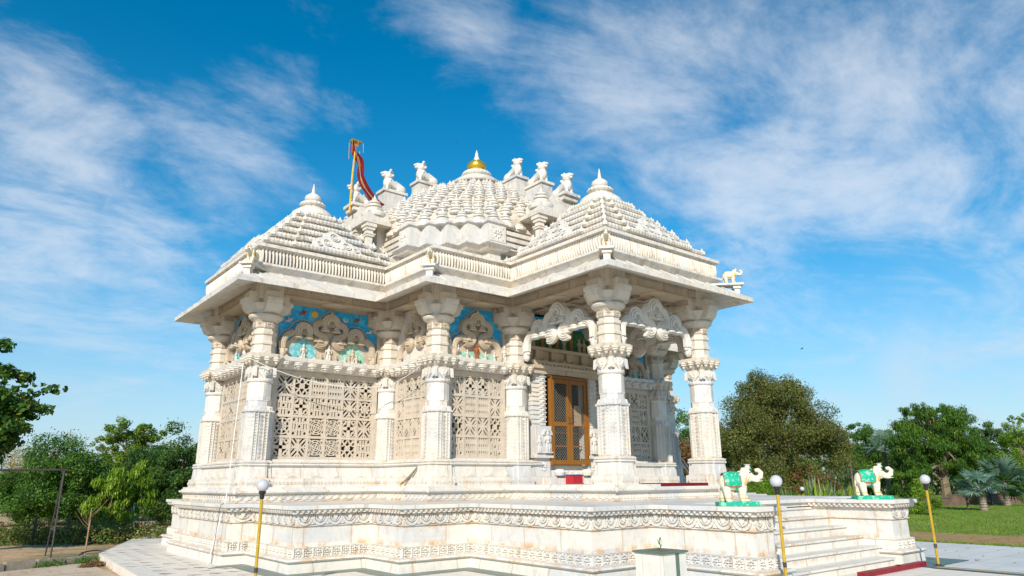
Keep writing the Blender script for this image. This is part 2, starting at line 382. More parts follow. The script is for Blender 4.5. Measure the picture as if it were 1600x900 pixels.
def flower(mb,fr,a,v,r,n0,h=.03,pet=8):
    for k in range(pet):
        t=2*PI*k/pet; c=(a+.62*r*math.cos(t),v+.62*r*math.sin(t)); w=.26*r
        pr=[(c[0]-.42*r*math.cos(t),c[1]-.42*r*math.sin(t)),(c[0]+w*math.sin(t),c[1]-w*math.cos(t)),(c[0]+.4*r*math.cos(t),c[1]+.4*r*math.sin(t)),(c[0]-w*math.sin(t),c[1]+w*math.cos(t))]
        b=[fr(x,y,n0) for x,y in pr]; top=fr(c[0],c[1],n0+h)
        mb.add(b+[top],[(0,1,4),(1,2,4),(2,3,4),(3,0,4)])
    b=[fr(a+.26*r*math.cos(2*PI*k/6),v+.26*r*math.sin(2*PI*k/6),n0+.012) for k in range(6)]
    mb.add(b+[fr(a,v,n0+h*1.3)],[(k,(k+1)%6,6) for k in range(6)])
for i,fr,l in edges(PLAT,.046):
    if i in (10,11,12)+tuple(range(24,34)): continue
    n=max(1,round(l/.185)); s=l/n
    for k in range(n):
        flower(mb,fr,(k+.5)*s,.322,min(s*.46,.078),.0,.05)
        mb.box(k*s-.009,k*s+.009,.25,.395,.0,.034,lambda a,v,n_,fr=fr: fr(a,v,n_))
    mb.box(0,l,.245,.258,0,.018,fr); mb.box(0,l,.388,.399,0,.018,fr)
mb.build('rosette_band',MARP,platform)
# stair
mb=MB(); ys=[-8.985,-9.31,-9.64,-9.965,-10.29,-10.62]; zs=[.95,.79,.62,.455,.295,.135]
for k,(y,z) in enumerate(zip(ys,zs)):
    x0,x1=-2.128,1.928
    if k==5: x0,x1=-2.0,1.60
    yb=-8.84
    mb.box(x0+.002,x1-.002,y+.03,yb-.001*k if k<5 else -10.0,0,z-.035)
    mb.box(x0+.001,x1-.001,y,y+.42,z-.033,z)
mb.build('stair',MARP,platform)
# second tier (plinth)
TIER=CROSS(7.25,1.94,4.12)
mb=MB(); mb.sweep(TIER,[(.0,PT-.02),(.03,PT+.02),(.0,PT+.03),(.0,1.27),(.03,1.275),(.06,1.30),(.09,1.31),(.09,1.345),(.05,1.35),(.045,1.37),(.02,1.375),(.02,FL)])
plinth=mb.build('plinth',MARP,temple)
mb=MB()
for i,fr,l in edges(TIER,.0):
    if i>9 and i<19: continue
    n=max(1,round(l/.17)); s=l/n
    if i==5:
        for k in range(n*2): mb.box((k+.25)*s/2,(k+.75)*s/2,1.17,1.235,.0,.014,fr)
        continue
    for k in range(n):
        a=k*s
        mb.strip((a+.01,1.15),(a+s-.01,1.265),.018,.002,.016,fr); mb.strip((a+.01,1.265),(a+s-.01,1.15),.018,.003,.018,fr); flower(mb,fr,a+s/2,1.207,.045,.012,.02,6)
for x,y in [(-7.34,-2.03),(-4.21,-4.21),(-2.03,-7.34)]:
    mb.lathe([(.005,-.05),(.03,-.03),(.045,0),(.045,.03),(.01,.05)],(x+.03,y+.03,1.325),8)
mb.build('lozenge_band',MARP,plinth)
# wall base between the columns, inner core walls
GRID=CROSS(6.83,1.5,3.7)
BASEPROF=[(.34,FL),(.33,1.59),(.27,1.60),(.25,1.84),(.29,1.845),(.31,1.87),(.29,1.895),(.25,1.90),(.27,1.915),(.27,1.945),(.12,1.95),(.10,1.99)]
# ---- the hall has an open front porch: closed outline without it
HALL=[(-6.83,1.5),(-6.83,-1.5),(-3.7,-1.5),(-3.7,-3.7),(3.7,-3.7),(3.7,-1.5),(6.83,-1.5),(6.83,1.5),(3.7,1.5),(3.7,3.7),(1.5,3.7),(1.5,6.83),(-1.5,6.83),(-1.5,3.7),(-3.7,3.7),(-3.7,1.5)]
BASEO=[p for p in HALL]
# front: outline cut for the door
BASEF=[(-6.83,1.5),(-6.83,-1.5),(-3.7,-1.5),(-3.7,-3.7),(-1.2,-3.7),(-1.2,-3.2),(1.2,-3.2),(1.2,-3.7)]+HALL[4:]
mb=MB(); mb.sweep(BASEF,[(o-.0 if o<.3 else o,z) for o,z in BASEPROF],cap_top=True)
wb=mb.build('wall_base',MAR,temple)
mb=MB()
def tri_motif(fr,a,v,s,n0):
    mb.prism([(a-s,v),(a+s,v),(a+s,v+.03),(a+s*.62,v+.05),(a+s*.4,v+.11),(a+s*.14,v+.145),(a,v+.19),(a-s*.14,v+.145),(a-s*.4,v+.11),(a-s*.62,v+.05),(a-s,v+.03)],n0,n0+.012,fr)
    mb.prism([(a-s*.5,v+.03),(a+s*.5,v+.03),(a,v+.14)],n0+.013,n0+.022,fr)
for i,fr,l in edges(BASEF,.262):
    if i in (3,4,5,6,7,8): 
        if i not in (3,8): continue
    if i>10: continue
    n=max(1,round((l-.5)/.52)); s=(l-.5)/n
    for k in range(n): tri_motif(fr,.25+(k+.5)*s,1.605,.12,.0)
for i,fr,l in edges(BASEF,.335):
    if i>10 or i in (4,5,6): continue
    n=max(1,round(l/.085)); s=l/n
    for k in range(n): mb.ringstrip(((k+.5)*s,1.505),.016,.034,-.002,.014,fr,6)
mb.build('base_relief',MAR,wb)
mb=MB()
WALLO=[(-6.83,1.5),(-6.83,-1.5),(-3.7,-1.5),(-3.7,-3.7),(-1.5,-3.7),(-1.5,-3.45),(1.5,-3.45),(1.5,-3.7)]+HALL[4:]
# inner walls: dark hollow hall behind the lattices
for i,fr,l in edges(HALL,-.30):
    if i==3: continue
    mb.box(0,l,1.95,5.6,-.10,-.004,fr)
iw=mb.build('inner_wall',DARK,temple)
# ---- one column with base and capital
def make_column():
    mb=MB()
    P=lambda w,z,n=.22,d=.14: ring(ratha(w,n,d),z)
    mb.loft([P(.275,1.962,.19,.17),P(.262,2.955,.19,.17)])
    mb.loft([P(.298,2.955,.19,.17),P(.302,2.985,.19,.17),P(.275,2.995,.19,.17),P(.255,3.08,.2,.2)])
    # carved upright panels with floral bumps
    for k in range(4):
        t=k*PI/2; u=(-math.sin(t),math.cos(t)); nx,ny=math.cos(t),math.sin(t)
        fr=lambda a,v,n,u=u,nx=nx,ny=ny:(nx*(.262+n)+u[0]*a, ny*(.262+n)+u[1]*a, v)
        for q in range(11):
            flower(mb,fr,0,2.03+q*.083,.046,.004,.04,6)
        for e_ in (-.155,-.075,.062,.142): mb.box(e_,e_+.014,1.98,2.945,.0,.032,fr)
        for e_ in (-.108,.108):
            for q in range(16): mb.ellipsoid(fr(e_,2.0+q*.060,.002),(.024,.024,.022),6,4)
        mb.prism([(-.09,2.99),(.09,2.99),(.06,3.02),(.05,3.05),(0,3.08),(-.05,3.05),(-.06,3.02)],-.03,.03,fr)
        # diagonal faces
        t2=t+PI/4; u2=(-math.sin(t2),math.cos(t2)); fr2=lambda a,v,n,u=u2,t2=t2:(math.cos(t2)*(.298+n)+u[0]*a, math.sin(t2)*(.298+n)+u[1]*a, v)
        for q in range(11):
            for sgn in (-1,1): mb.ellipsoid(fr2(sgn*.035,2.03+q*.083,-.015),(.02,.02,.028),6,4)
    oc=lambda r,z:[(r*math.cos(PI/8+k*PI/4),r*math.sin(PI/8+k*PI/4),z) for k in range(8)]
    o16=lambda r,z,f=.0:[(r*(1+f*(k%2))*math.cos(k*PI/8),r*(1+f*(k%2))*math.sin(k*PI/8),z) for k in range(16)]
    mb.loft([oc(.262,3.03),oc(.262,3.18),oc(.272,3.185),oc(.272,3.20),oc(.262,3.205)])
    mb.loft([o16(.262,3.2,-.05),o16(.262,3.55,-.05),o16(.245,3.58)])
    mb.lathe([(.24,3.57),(.275,3.60),(.285,3.63),(.27,3.665),(.22,3.68)],seg=20)
    # block with mask shields
    mb.loft([P(.225,3.66),P(.235,3.93)])
    for k in range(4):
        t=k*PI/2; fr=lambda a,v,n,t=t:(math.cos(t)*(.225+n)-math.sin(t)*a, math.sin(t)*(.225+n)+math.cos(t)*a, v)
        mb.prism([(-.12,3.92),(-.13,3.78),(-.07,3.72),(0,3.655),(.07,3.72),(.13,3.78),(.12,3.92)],-.01,.045,fr)
        mb.prism([(-.075,3.88),(-.05,3.76),(0,3.71),(.05,3.76),(.075,3.88)],.046,.075,fr)
        for sx in (-1,1):
            mb.ellipsoid(fr(sx*.045,3.83,.075),(.025,.025,.022),6,4); 
            mb.prism([(sx*.15,3.92),(sx*.25,3.90),(sx*.27,3.70),(sx*.20,3.78)][::sx],-.05,.02,fr)
        mb.ellipsoid(fr(0,3.79,.08),(.025,.025,.035),6,4)
    shaft=mb.build('column',MAR)
    mb=MB()
    mb.loft([P(.40,FL),P(.395,1.585),P(.36,1.60)])
    mb.loft([P(.345,1.60),P(.325,1.84)])
    mb.loft([P(.335,1.845),P(.352,1.855),P(.352,1.885),P(.33,1.895)]); mb.loft([P(.33,1.90),P(.345,1.91),P(.345,1.94),P(.30,1.962)])
    for k in range(4):
        t=k*PI/2; fr=lambda a,v,n,t=t:(math.cos(t)*(.335+n)-math.sin(t)*a, math.sin(t)*(.335+n)+math.cos(t)*a, v)
        mb.prism([(-.1,1.605),(.1,1.605),(.06,1.66),(.03,1.72),(0,1.79),(-.03,1.72),(-.06,1.66)],-.01,.012,fr)
        fr=lambda a,v,n,t=t:(math.cos(t)*(.397+n)-math.sin(t)*a, math.sin(t)*(.397+n)+math.cos(t)*a, v)
        for q in range(-3,4): mb.ringstrip((q*.075+.0,1.50),.014,.031,-.004,.012,fr,6)
    base=mb.build('column_base',MAR,shaft)
    mb=MB()
    mb.loft([P(.235,3.93),P(.29,4.0),P(.29,4.03),P(.345,4.07),P(.345,4.10),P(.375,4.115),P(.385,4.19),P(.30,4.20)])
    for k in range(4):
        t=k*PI/2; c,s_=math.cos(t),math.sin(t)
        for q in (-.2,.2,0):
            mb.lathe([(.01,-.12),(.03,-.10),(.04,-.06),(.07,-.045),(.07,-.02),(.09,0),(.09,.03)],(c*.325-s_*q,s_*.325+c*q,4.085),8)
        mb.prism([(-.08,4.20),(.08,4.20),(.05,4.25),(0,4.285),(-.05,4.25)],.23,.27,lambda a,v,n,c=c,s_=s_:(c*n-s_*a,s_*n+c*a,v))
    mb.loft([oc(.265,4.19),oc(.25,4.26),oc(.245,4.41)])
    mb.loft([oc(.27,4.41),oc(.275,4.45),oc(.26,4.48)]); mb.loft([oc(.245,4.47),oc(.238,4.63)])
    mb.loft([oc(.255,4.62),oc(.27,4.64),oc(.268,4.70),oc(.25,4.71)]); mb.loft([oc(.232,4.70),oc(.225,4.78)])
    mb.loft([oc(.252,4.775),oc(.25,4.925)])
    mb.lathe([(.24,4.91),(.28,4.95),(.34,4.99),(.365,5.03),(.36,5.06),(.30,5.08)],seg=24)
    mb.lathe([(.30,5.07),(.31,5.13),(.37,5.22),(.40,5.30)],seg=20)
    for k in range(4):
        t=k*PI/2; c,s_=math.cos(t),math.sin(t)
        pr=[(0,5.07),(.30,5.09),(.42,5.13),(.47,5.20),(.50,5.28),(.50,5.30),(.545,5.31),(.545,5.40),(.45,5.41),(.45,5.56),(0,5.56)]
        A=[(c*x-s_*.17,s_*x+c*.17,z) for x,z in pr]; B=[(c*x+s_*.17,s_*x-c*.17,z) for x,z in pr]; mb.loft([A,B])
    mb.loft([P(.30,5.40),P(.32,5.80)])
    cap=mb.build('capital',MARM,shaft)
    mb=MB(); 
    for k in range(8):
        t=PI/8+k*PI/4+PI/8; fr=lambda a,v,n,t=t:(math.cos(t)*(.232+n)-math.sin(t)*a, math.sin(t)*(.232+n)+math.cos(t)*a, v)
        mb.box(-.078,.078,4.79,4.91,0.003,.012,fr); 
        flower(mb,fr,0,4.85,.05,.012,.02,6)
    cb=mb.build('carved_collar',MARSC,shaft)
    return shaft
col0=make_column(); col0.parent=temple
COLS=[(-6.83,1.5),(-6.83,-1.5),(-3.7,-1.5),(-3.7,-3.7),(-1.5,-3.7),(-1.5,-6.83),(1.5,-6.83),(1.5,-3.7),(3.7,-3.7),(6.83,-1.5),(6.83,1.5),(3.7,-1.5)]
for i,(x,y) in enumerate(COLS):
    o=col0 if i==0 else copy_tree(col0,temple); o.location=(x,y,0)
# ---- lattice screens
def tile(mb,fr,a,v,w,h,kind,n0,n1):
    def st(p,q,wd,e=0): mb.strip((a+p[0]*w,v+p[1]*h),(a+q[0]*w,v+q[1]*h),wd,n0+e,n1-e,fr)
    S=min(w,h); c=(a+w/2,v+h/2); t=.034
    if kind==0:   # eight ray star in a lattice
        st((0,0),(1,1),t,.001); st((0,1),(1,0),t,.002); st((.5,0),(.5,1),t,.003); st((0,.5),(1,.5),t,.004)
        mb.ringstrip(c,.16*S,.22*S,n0+.005,n1-.005,fr,8); 
        for k in range(4):
            q=[(.25,.0,.5,.25),(.75,0,.5,.25),(.25,1,.5,.75),(.75,1,.5,.75)][k]; st(q[:2],q[2:],t*.8,.006)
            q=[(0,.25,.25,.5),(0,.75,.25,.5),(1,.25,.75,.5),(1,.75,.75,.5)][k]; st(q[:2],q[2:],t*.8,.007)
    elif kind==1: # circle with rosette
        mb.ringstrip(c,.40*S,.47*S,n0+.001,n1-.001,fr,16); mb.ringstrip(c,.20*S,.26*S,n0+.002,n1-.002,fr,12)
        mb.ringstrip(c,.02*S,.08*S,n0+.002,n1-.002,fr,8)
        for k in range(8):
            t_=k*PI/4; mb.strip((c[0]+.06*S*math.cos(t_),c[1]+.06*S*math.sin(t_)),(c[0]+.44*S*math.cos(t_),c[1]+.44*S*math.sin(t_)),t*.9,n0+.003,n1-.003,fr)
        for q in ((0,0),(1,0),(0,1),(1,1)): st(q,(.5+(q[0]-.5)*.62,.5+(q[1]-.5)*.62),t*1.4,.004)
    elif kind==2: # interlaced arcs
        for q in ((0,0),(1,0),(1,1),(0,1)):
            a0={(0,0):0,(1,0):PI/2,(1,1):PI,(0,1):1.5*PI}[q]
            mb.ringstrip((a+q[0]*w,v+q[1]*h),.44*S,.50*S,n0+.001,n1-.001,fr,8,a0,a0+PI/2); mb.ringstrip((a+q[0]*w,v+q[1]*h),.22*S,.27*S,n0+.001,n1-.001,fr,6,a0,a0+PI/2)
        st((0,0),(1,1),t*.9,.003); st((0,1),(1,0),t*.9,.004); mb.ringstrip(c,.09*S,.16*S,n0+.005,n1-.005,fr,8)
    elif kind==3: # rows of upright pointed slots
        for k in range(1,6): st((k/6,0),(k/6,1),t*.75,.001+.0005*k)
        for k in range(1,3): st((0,k/3),(1,k/3),t*1.5,.005+.001*k)
        for k in range(6):
            for r in range(3):
                x=(k+.5)/6; st((x,r/3),(x,r/3+.16),t*.9,.008)
    elif kind==4: # crossed squares
        for k in (1/3,2/3): st((k,0),(k,1),t,.001); st((0,k),(1,k),t,.002)
        for (i,j) in ((0,0),(2,0),(1,1),(0,2),(2,2)):
            x,y=i/3,j/3; st((x+.02,y+.166),(x+.166,y+.31),t*.8,.003);st((x+.166,y+.31),(x+.31,y+.166),t*.8,.004);st((x+.31,y+.166),(x+.166,y+.02),t*.8,.003);st((x+.166,y+.02),(x+.02,y+.166),t*.8,.004)
        for (i,j) in ((1,0),(0,1),(2,1),(1,2)): st((i/3+.166,j/3+.04),(i/3+.166,j/3+.29),t*1.2,.005)
    elif kind==5: # concentric rose
        for r in (.44,.32,.20): mb.ringstrip(c,(r-.055)*S,r*S,n0+.001,n1-.001,fr,14)
        mb.ringstrip(c,.01,.07*S,n0+.002,n1-.002,fr,8)
        for k in range(8):
            t_=k*PI/4+PI/8; r0=.06 if k%2 else .3; mb.strip((c[0]+r0*S*math.cos(t_),c[1]+r0*S*math.sin(t_)),(c[0]+.46*S*math.cos(t_),c[1]+.46*S*math.sin(t_)),t*.8,n0+.003,n1-.003,fr)
        for q in ((0,0),(1,0),(0,1),(1,1)): st(q,(.5+(q[0]-.5)*.6,.5+(q[1]-.5)*.6),t*1.5,.004)
    elif kind==6: # four pointed star with petals
        for q in ((.5,0),(1,.5),(.5,1),(0,.5)): st(q,(.5,.5),t*2.2,.001)
        for q in ((.2,.2),(.8,.2),(.8,.8),(.2,.8)):
            mb.ringstrip((a+q[0]*w,v+q[1]*h),.09*S,.15*S,n0+.003,n1-.003,fr,7)
        st((0,.5),(.5,1),t*.8,.004); st((.5,1),(1,.5),t*.8,.005); st((1,.5),(.5,0),t*.8,.004); st((.5,0),(0,.5),t*.8,.005)
def lattice(fr,a0,a1,nc,pat,name='lattice_screen',mat=MARL,label=None,z0=1.96,z1=3.93):
    mb=MB(); nr=4; n0,n1=-.12,-.045; gz0,gz1=z0+.07,z1-.10; w=(a1-a0)/nc; h=(gz1-gz0)/nr; b=.056
    mb.box(a0-.10,a0-b/2,z0,z1,n0,n1+.012,fr); mb.box(a1+b/2,a1+.10,z0,z1,n0,n1+.012,fr)
    mb.box(a0-b/2,a1+b/2,z0,gz0-b/2,n0+.001,n1+.011,fr); mb.box(a0-b/2,a1+b/2,gz1+b/2,z1,n0+.001,n1+.011,fr)
    for i in range(nc+1): mb.box(a0+i*w-b/2,a0+i*w+b/2,gz0-b/2,gz1+b/2,n0-.002,n1+.008,fr)
    for j in range(nr+1): mb.box(a0-b/2,a1+b/2,gz0+j*h-b/2,gz0+j*h+b/2,n0-.003,n1+.010,fr)
    for i in range(nc):
        for j in range(nr): tile(mb,fr,a0+i*w,gz0+j*h,w,h,pat[(nr-1-j)][i%len(pat[0])],n0,n1)
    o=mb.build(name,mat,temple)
    if label: o['label']=label
    return o
PA=[[0,2,3,3,0,6],[4,6,4,4,0,1],[1,4,5,5,6,0],[6,0,5,5,2,4]]
PB=[[4,6,6,4],[0,3,3,0],[2,0,0,2],[4,3,3,4]]
SEG=[('left',(-6.83,1.5),(0,-1),3.0,5,PA,'three'),('A',(-6.83,-1.5),(1,0),3.13,6,PA,'three'),('B',(-3.7,-1.5),(0,-1),2.2,4,PB,'plain'),('C',(-3.7,-3.7),(1,0),2.2,4,PB,'one'),('D',(1.5,-3.7),(1,0),2.2,4,PB,'one')]
# ---- serpentine arches
def catmull(P,n=6):
    P=[np.array(p,float) for p in P]; P=[2*P[0]-P[1]]+P+[2*P[-1]-P[-2]]; out=[]
    for i in range(1,len(P)-2):
        for k in range(n):
            t=k/n; out.append(.5*((2*P[i])+(-P[i-1]+P[i+1])*t+(2*P[i-1]-5*P[i]+4*P[i+1]-P[i+2])*t*t+(-P[i-1]+3*P[i]-3*P[i+1]+P[i+2])*t**3))
    out.append(P[-2]); return out
def band(mb,fr,pts,w,n0,n1,n=6,ribs=4,taper=1.0,both=False):
    C=catmull(pts,n); K=len(C); rings=[]
    for i,c in enumerate(C):
        d=C[min(i+1,K-1)]-C[max(i-1,0)]; d/=max(1e-6,np.hypot(*d)); nn=np.array((-d[1],d[0])); ww=w*(1+(taper-1)*i/(K-1))
        r=[]; M=ribs*4
        front=[]
        for k in range(M+1):
            s=k/M-.5; hgt=math.cos(s*PI*.92)**.5*.7+.3*abs(math.cos(s*PI*ribs)); q=c+nn*s*ww; front.append((q,hgt))
        r=[fr(q[0],q[1],n0+(n1-n0)*(.45+.55*h_)) for q,h_ in front]
        if both: r+= [fr(q[0],q[1],n0+(n1-n0)*(.55-.55*h_)) for q,h_ in reversed(front)]
        else: r+=[fr(*(c+nn*.5*ww),n0),fr(*(c-nn*.5*ww),n0)]
        rings.append(r)
    mb.loft(rings)
def bud(mb,fr,a,v,r,n,s=1.0):     # hanging lotus bud with layered rims
    for k,(rr,zz) in enumerate([(.5,.95),(.75,.62),(1.0,.25)]):
        prof=[(.02,-.16),(.75,-.12),(1,0),(.85,.22),(.4,.36),(.05,.42)]
        rings=[]
        for p,z in prof:
            rings.append([fr(a+rr*r*p*math.cos(t),v+r*(zz+z*1.0)-.5*r,n+rr*r*p*.62*math.sin(t)) for t in np.linspace(0,2*PI,10,endpoint=False)])
        mb.loft(rings)
def fan(mb,fr,c,r,n0,n1,both,a0=-.35,a1=PI+.35):   # scalloped disc with concentric ribs
    for k,(p,q,h) in enumerate(((.80,1.0,.80),(.56,.77,.90),(.30,.53,1.0))):
        z0=n0+(n1-n0)*(1-h) if both else n0; mb.ringstrip(c,r*p,r*q,z0,n0+(n1-n0)*h,fr,16,a0,a1)
    for k in range(11):
        t=a0+(a1-a0)*k/10; mb.prism([(c[0]+r*1.0*math.cos(t+d),c[1]+r*1.0*math.sin(t+d)) if d else (c[0]+r*1.09*math.cos(t),c[1]+r*1.09*math.sin(t)) for d in (-.12,0,.12)],n0+.01,n0+(n1-n0)*.6,fr)
    m0=n0+(n1-n0)*.15 if both else n0; mb.prism([(c[0]+r*.85*math.cos(t),c[1]+r*.85*math.sin(t)) for t in np.linspace(a0,a1,14)],m0,n0+(n1-n0)*.55,fr)
    flower(mb,fr,c[0],c[1],r*.30,n0+(n1-n0)*.56,.03,6)
def torana(mb,fr,W,H,kind,n0=0.0,n1=.13,both=False):
    cx_=W/2
    X=lambda x,sg: cx_+sg*(x-1.25)      # design half drawn for a 2.5 wide arch
    k=H/1.24
    nb=(n0+n1)/2 if both else n1-.05
    fan(mb,fr,(cx_,.96*k),(.27 if both else .235),n0,n1,both)
    for sg in (1,-1):
        T=lambda P:[(X(x,sg),y*k) for x,y in P]
        band(mb,fr,T([(1.10,.97),(1.0,.97),(.90,.91),(.865,.80),(.91,.70),(1.0,.655),(1.10,.61),(1.15,.52),(1.10,.43),(1.0,.395),(.92,.42)]),(.20 if both else .145),n0+.002,n1-.008,5,both=both)
        for x,y,r in ((1.11,.80,.125),(1.0,.505,.115),(.90,.50,.08)): bud(mb,fr,X(x,sg),y*k,r*(1.35 if both else 1),nb)
        if kind=='three':
            fan(mb,fr,(X(.60,sg),.69*k),(.25 if both else .215),n0+.001,n1-.003,both)
            for x,y,r in ((.73,.56,.125),(.47,.56,.125)): bud(mb,fr,X(x,sg),y*k,r*(1.35 if both else 1),nb)
            band(mb,fr,T([(.43,.64),(.30,.62),(.20,.54),(.145,.42),(.135,.24)]),(.19 if both else .14),n0+.0015,n1-.012,5,both=both); ex=.13
        else:
            ex=1.25-cx_+.10; band(mb,fr,T([(.93,.44),(ex+.30,.53),(ex+.14,.50),(ex+.04,.38),(ex+.02,.22)]),.14,n0+.0015,n1-.012,5,both=both)
        ey=.12
        mb.ellipsoid(fr(X(ex,sg),ey*k+.0,nb),(.09,.09,.12),8,6); mb.ellipsoid(fr(X(ex+.07,sg),ey*k+.06,nb+.01),(.06,.06,.045),8,5); mb.ellipsoid(fr(X(ex+.03,sg),ey*k+.02,nb+.05),(.03,.03,.03),6,4)
        mb.prism([(X(ex-.08,sg),ey*k+.05),(X(ex-.1,sg),ey*k+.28),(X(ex-.02,sg),ey*k+.14)],n0+.02,n1-.03,fr)
    mb.lathe([(.01,0),(.035,.02),(.03,.05),(.004,.09)],fr(cx_,1.19*k,nb),8)
def outline(W,H,kind):
    cx_=W/2;k=H/1.24; half=[]
    if kind=='three': half=[(.03,.34),(.05,.52),(.14,.66),(.25,.71),(.31,.80),(.40,.93),(.52,.99),(.66,.99),(.77,.94),(.81,.88),(.84,.97),(.92,1.04),(1.0,1.07),(1.06,1.17),(1.15,1.24),(1.25,1.33)]
    else: half=[(1.25-cx_+.02,.42),(1.25-cx_+.10,.58),(.70,.62),(.78,.70),(.79,.86),(.86,.99),(.98,1.06),(1.06,1.18),(1.15,1.24),(1.25,1.33)]
    return [(cx_+(x-1.25),y*k) for x,y in half]+[(cx_-(x-1.25),y*k) for x,y in half[::-1][1:]]
def figure(mb,fr,a,v,h,n):     # small carved standing figure
    e=lambda x,y,rx,ry,d=0: mb.add(*ell(fr,a+x*h,v+y*h,n+d*h,rx*h,ry*h))
    for x,y,rx,ry in ((0,.88,.085,.10),(0,.99,.05,.06),(0,.66,.13,.15),(0,.50,.10,.10),(-.06,.24,.075,.26),(.07,.24,.075,.26),(-.17,.62,.04,.14),(.17,.60,.04,.13)): e(x,y,rx,ry)
    mb.box(a-.22*h,a+.22*h,v,v+.05*h,n-.06*h,n+.12*h,fr)
def ell(fr,a,v,n,ra,rv,seg=8,rings=5):
    vs=[];fs=[]
    for i in range(rings+1):
        th=PI*i/rings
        for j in range(seg):
            ph=2*PI*j/seg; vs.append(fr(a+ra*math.sin(th)*math.cos(ph),v+rv*math.cos(th),n+ra*.8*math.sin(th)*math.sin(ph)))
    for i in range(rings):
        for j in range(seg):
            k=(j+1)%seg; fs.append((i*seg+j,(i+1)*seg+j,(i+1)*seg+k,i*seg+k))
    return vs,fs
def arch_panel(nm,o,u,l,kind,shade=False):
    Z=4.20; H=1.22; a0,a1=.34,l-.34; W=a1-a0
    base=frame((o[0],o[1],Z),u); fr=lambda a,v,n:base(a0+a,v,n)
    mb=MB(); mb.box(-a0+.1,W+a0-.1,-.02,H+.14,-.24,-.16,fr)
    if kind=='plain': mb.box(-.12,W+.12,0,H+.1,-.155,-.09,fr)
    else:   # stepped marble spandrels framing the painted field
        for sg in (0,1):
            S=lambda P:[((x if sg==0 else W-x),y) for x,y in P]
            mb.prism(S([(-.2,0),(-.02,0),(-.02,.80),(.10,.86),(.10,.95),(.24,1.0),(.24,H+.1),(-.2,H+.1)]),-.156,-.06,fr)
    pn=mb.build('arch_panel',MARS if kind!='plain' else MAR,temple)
    if kind!='plain':
        mb=MB(); mb.box(-.019,W+.019,0,H+.04,-.155,-.135,fr); mb.build('painted_field',BLUE,pn)
        mb=MB(); P=outline(W,H-.06,'three' if kind=='three' else 'one')
        band(mb,fr,P,.028,-.134,-.085,4,1); mb.build('arch_outline',MARS,pn)
    mb=MB(); torana(mb,fr,W,H-.06,kind if kind!='plain' else 'one',-.13,.02); mb.build('serpentine_arch',MARS,pn)
    if kind!='plain':
        mb=MB(); P2=[(W/2+(x-W/2)*.94,max(.0,y-.24)) for x,y in outline(W,H-.06,'three' if kind=='three' else 'one')]; mb.prism([(P2[0][0],0)]+P2+[(P2[-1][0],0)],-.1335,-.122,fr); mb.build('arch_ground',MARS,pn)
    # niches
    if kind=='three':
        s=W/2.5
        for k,(x0,x1,m) in enumerate([(.30,.95,TEAL),(.97,1.53,MARS),(1.55,2.2,MINT)]):
            q=MB(); c=(x0+x1)/2*s; h=.50 if k==1 else .46
            q.prism([(x0*s,0),(x1*s,0),(x1*s,.26),(c+.12*s,h),(c,h+.08),(c-.12*s,h),(x0*s,.26)],-.121,-.112,fr); q.build('niche_ground',m,pn)
            q=MB(); figure(q,fr,c,.0,.36 if k!=1 else .42,-.08); q.build('carved_figure',(MARM,STAT,MARS)[k],pn)
        for x,c,h in ((1.06,MARS,.20),(1.44,MARS,.20),(1.68,MARM,.16),(2.08,GREENR,.15),(.50,ORANGE,.10),(1.78,MARS,.24),(1.97,MARM,.24)):
            q=MB(); figure(q,fr,x*s,.0,h,-.07); q.build('carved_figure',c,pn)
        q=MB(); q.lathe([(.02,0),(.085,.0),(.085,.02),(.02,.03)],(0,0,0),14,fr=lambda x,y,z:fr(.86*s+x,H-.12+y,-.135+z)); q.build('sun_disc',GOLDP,pn)
        q=MB(); q.ringstrip((1.66*s,H-.14),.03,.065,-.135,-.11,fr,10,PI*.9,2.1*PI); q.build('crescent_moon',IVORY,pn)
        for x,y in ((.22,.86),(.56,1.08),(1.94,1.08),(2.32,.84)):
            q=MB(); q.add(*ell(fr,x*s,y,-.11,.055,.028)); q.add(*ell(fr,x*s+.045,y+.045,-.10,.022,.022)); q.prism([(x*s-.09,y-.04),(x*s-.01,y-.01),(x*s-.05,y+.03)],-.13,-.11,fr)
            q.prism([(x*s+.0,y+.02),(x*s+.0,y+.10),(x*s+.05,y+.03)],-.13,-.115,fr); q.prism([(x*s+.02,y+.02),(x*s+.10,y+.09),(x*s+.08,y+.02)],-.13,-.112,fr)
            q.build('flying_figure',ORANGE if x in (.56,1.94) else STAT,pn)
    elif kind=='one':
        q=MB(); q.box(.10,W-.10,0,.20,-.121,-.112,fr); q.build('niche_ground',MINT,pn)
        for k in range(5):
            q=MB(); figure(q,fr,W*(k+.9)/5.8,.0,(.34,.24,.40,.24,.26)[k],-.06); q.build('carved_figure',(STAT,MARM,ORANGE,MARM,STAT)[k],pn)
        for xx in (-.02,W+.02): q=MB(); figure(q,fr,xx,.0,.42,.0); q.build('carved_attendant',STAT,pn)
        q=MB(); q.lathe([(.02,0),(.055,.0),(.055,.02),(.02,.03)],(0,0,0),12,fr=lambda x,y,z:fr(.22+x,H-.16+y,-.135+z)); q.build('rosette',MARS,pn)
    return pn
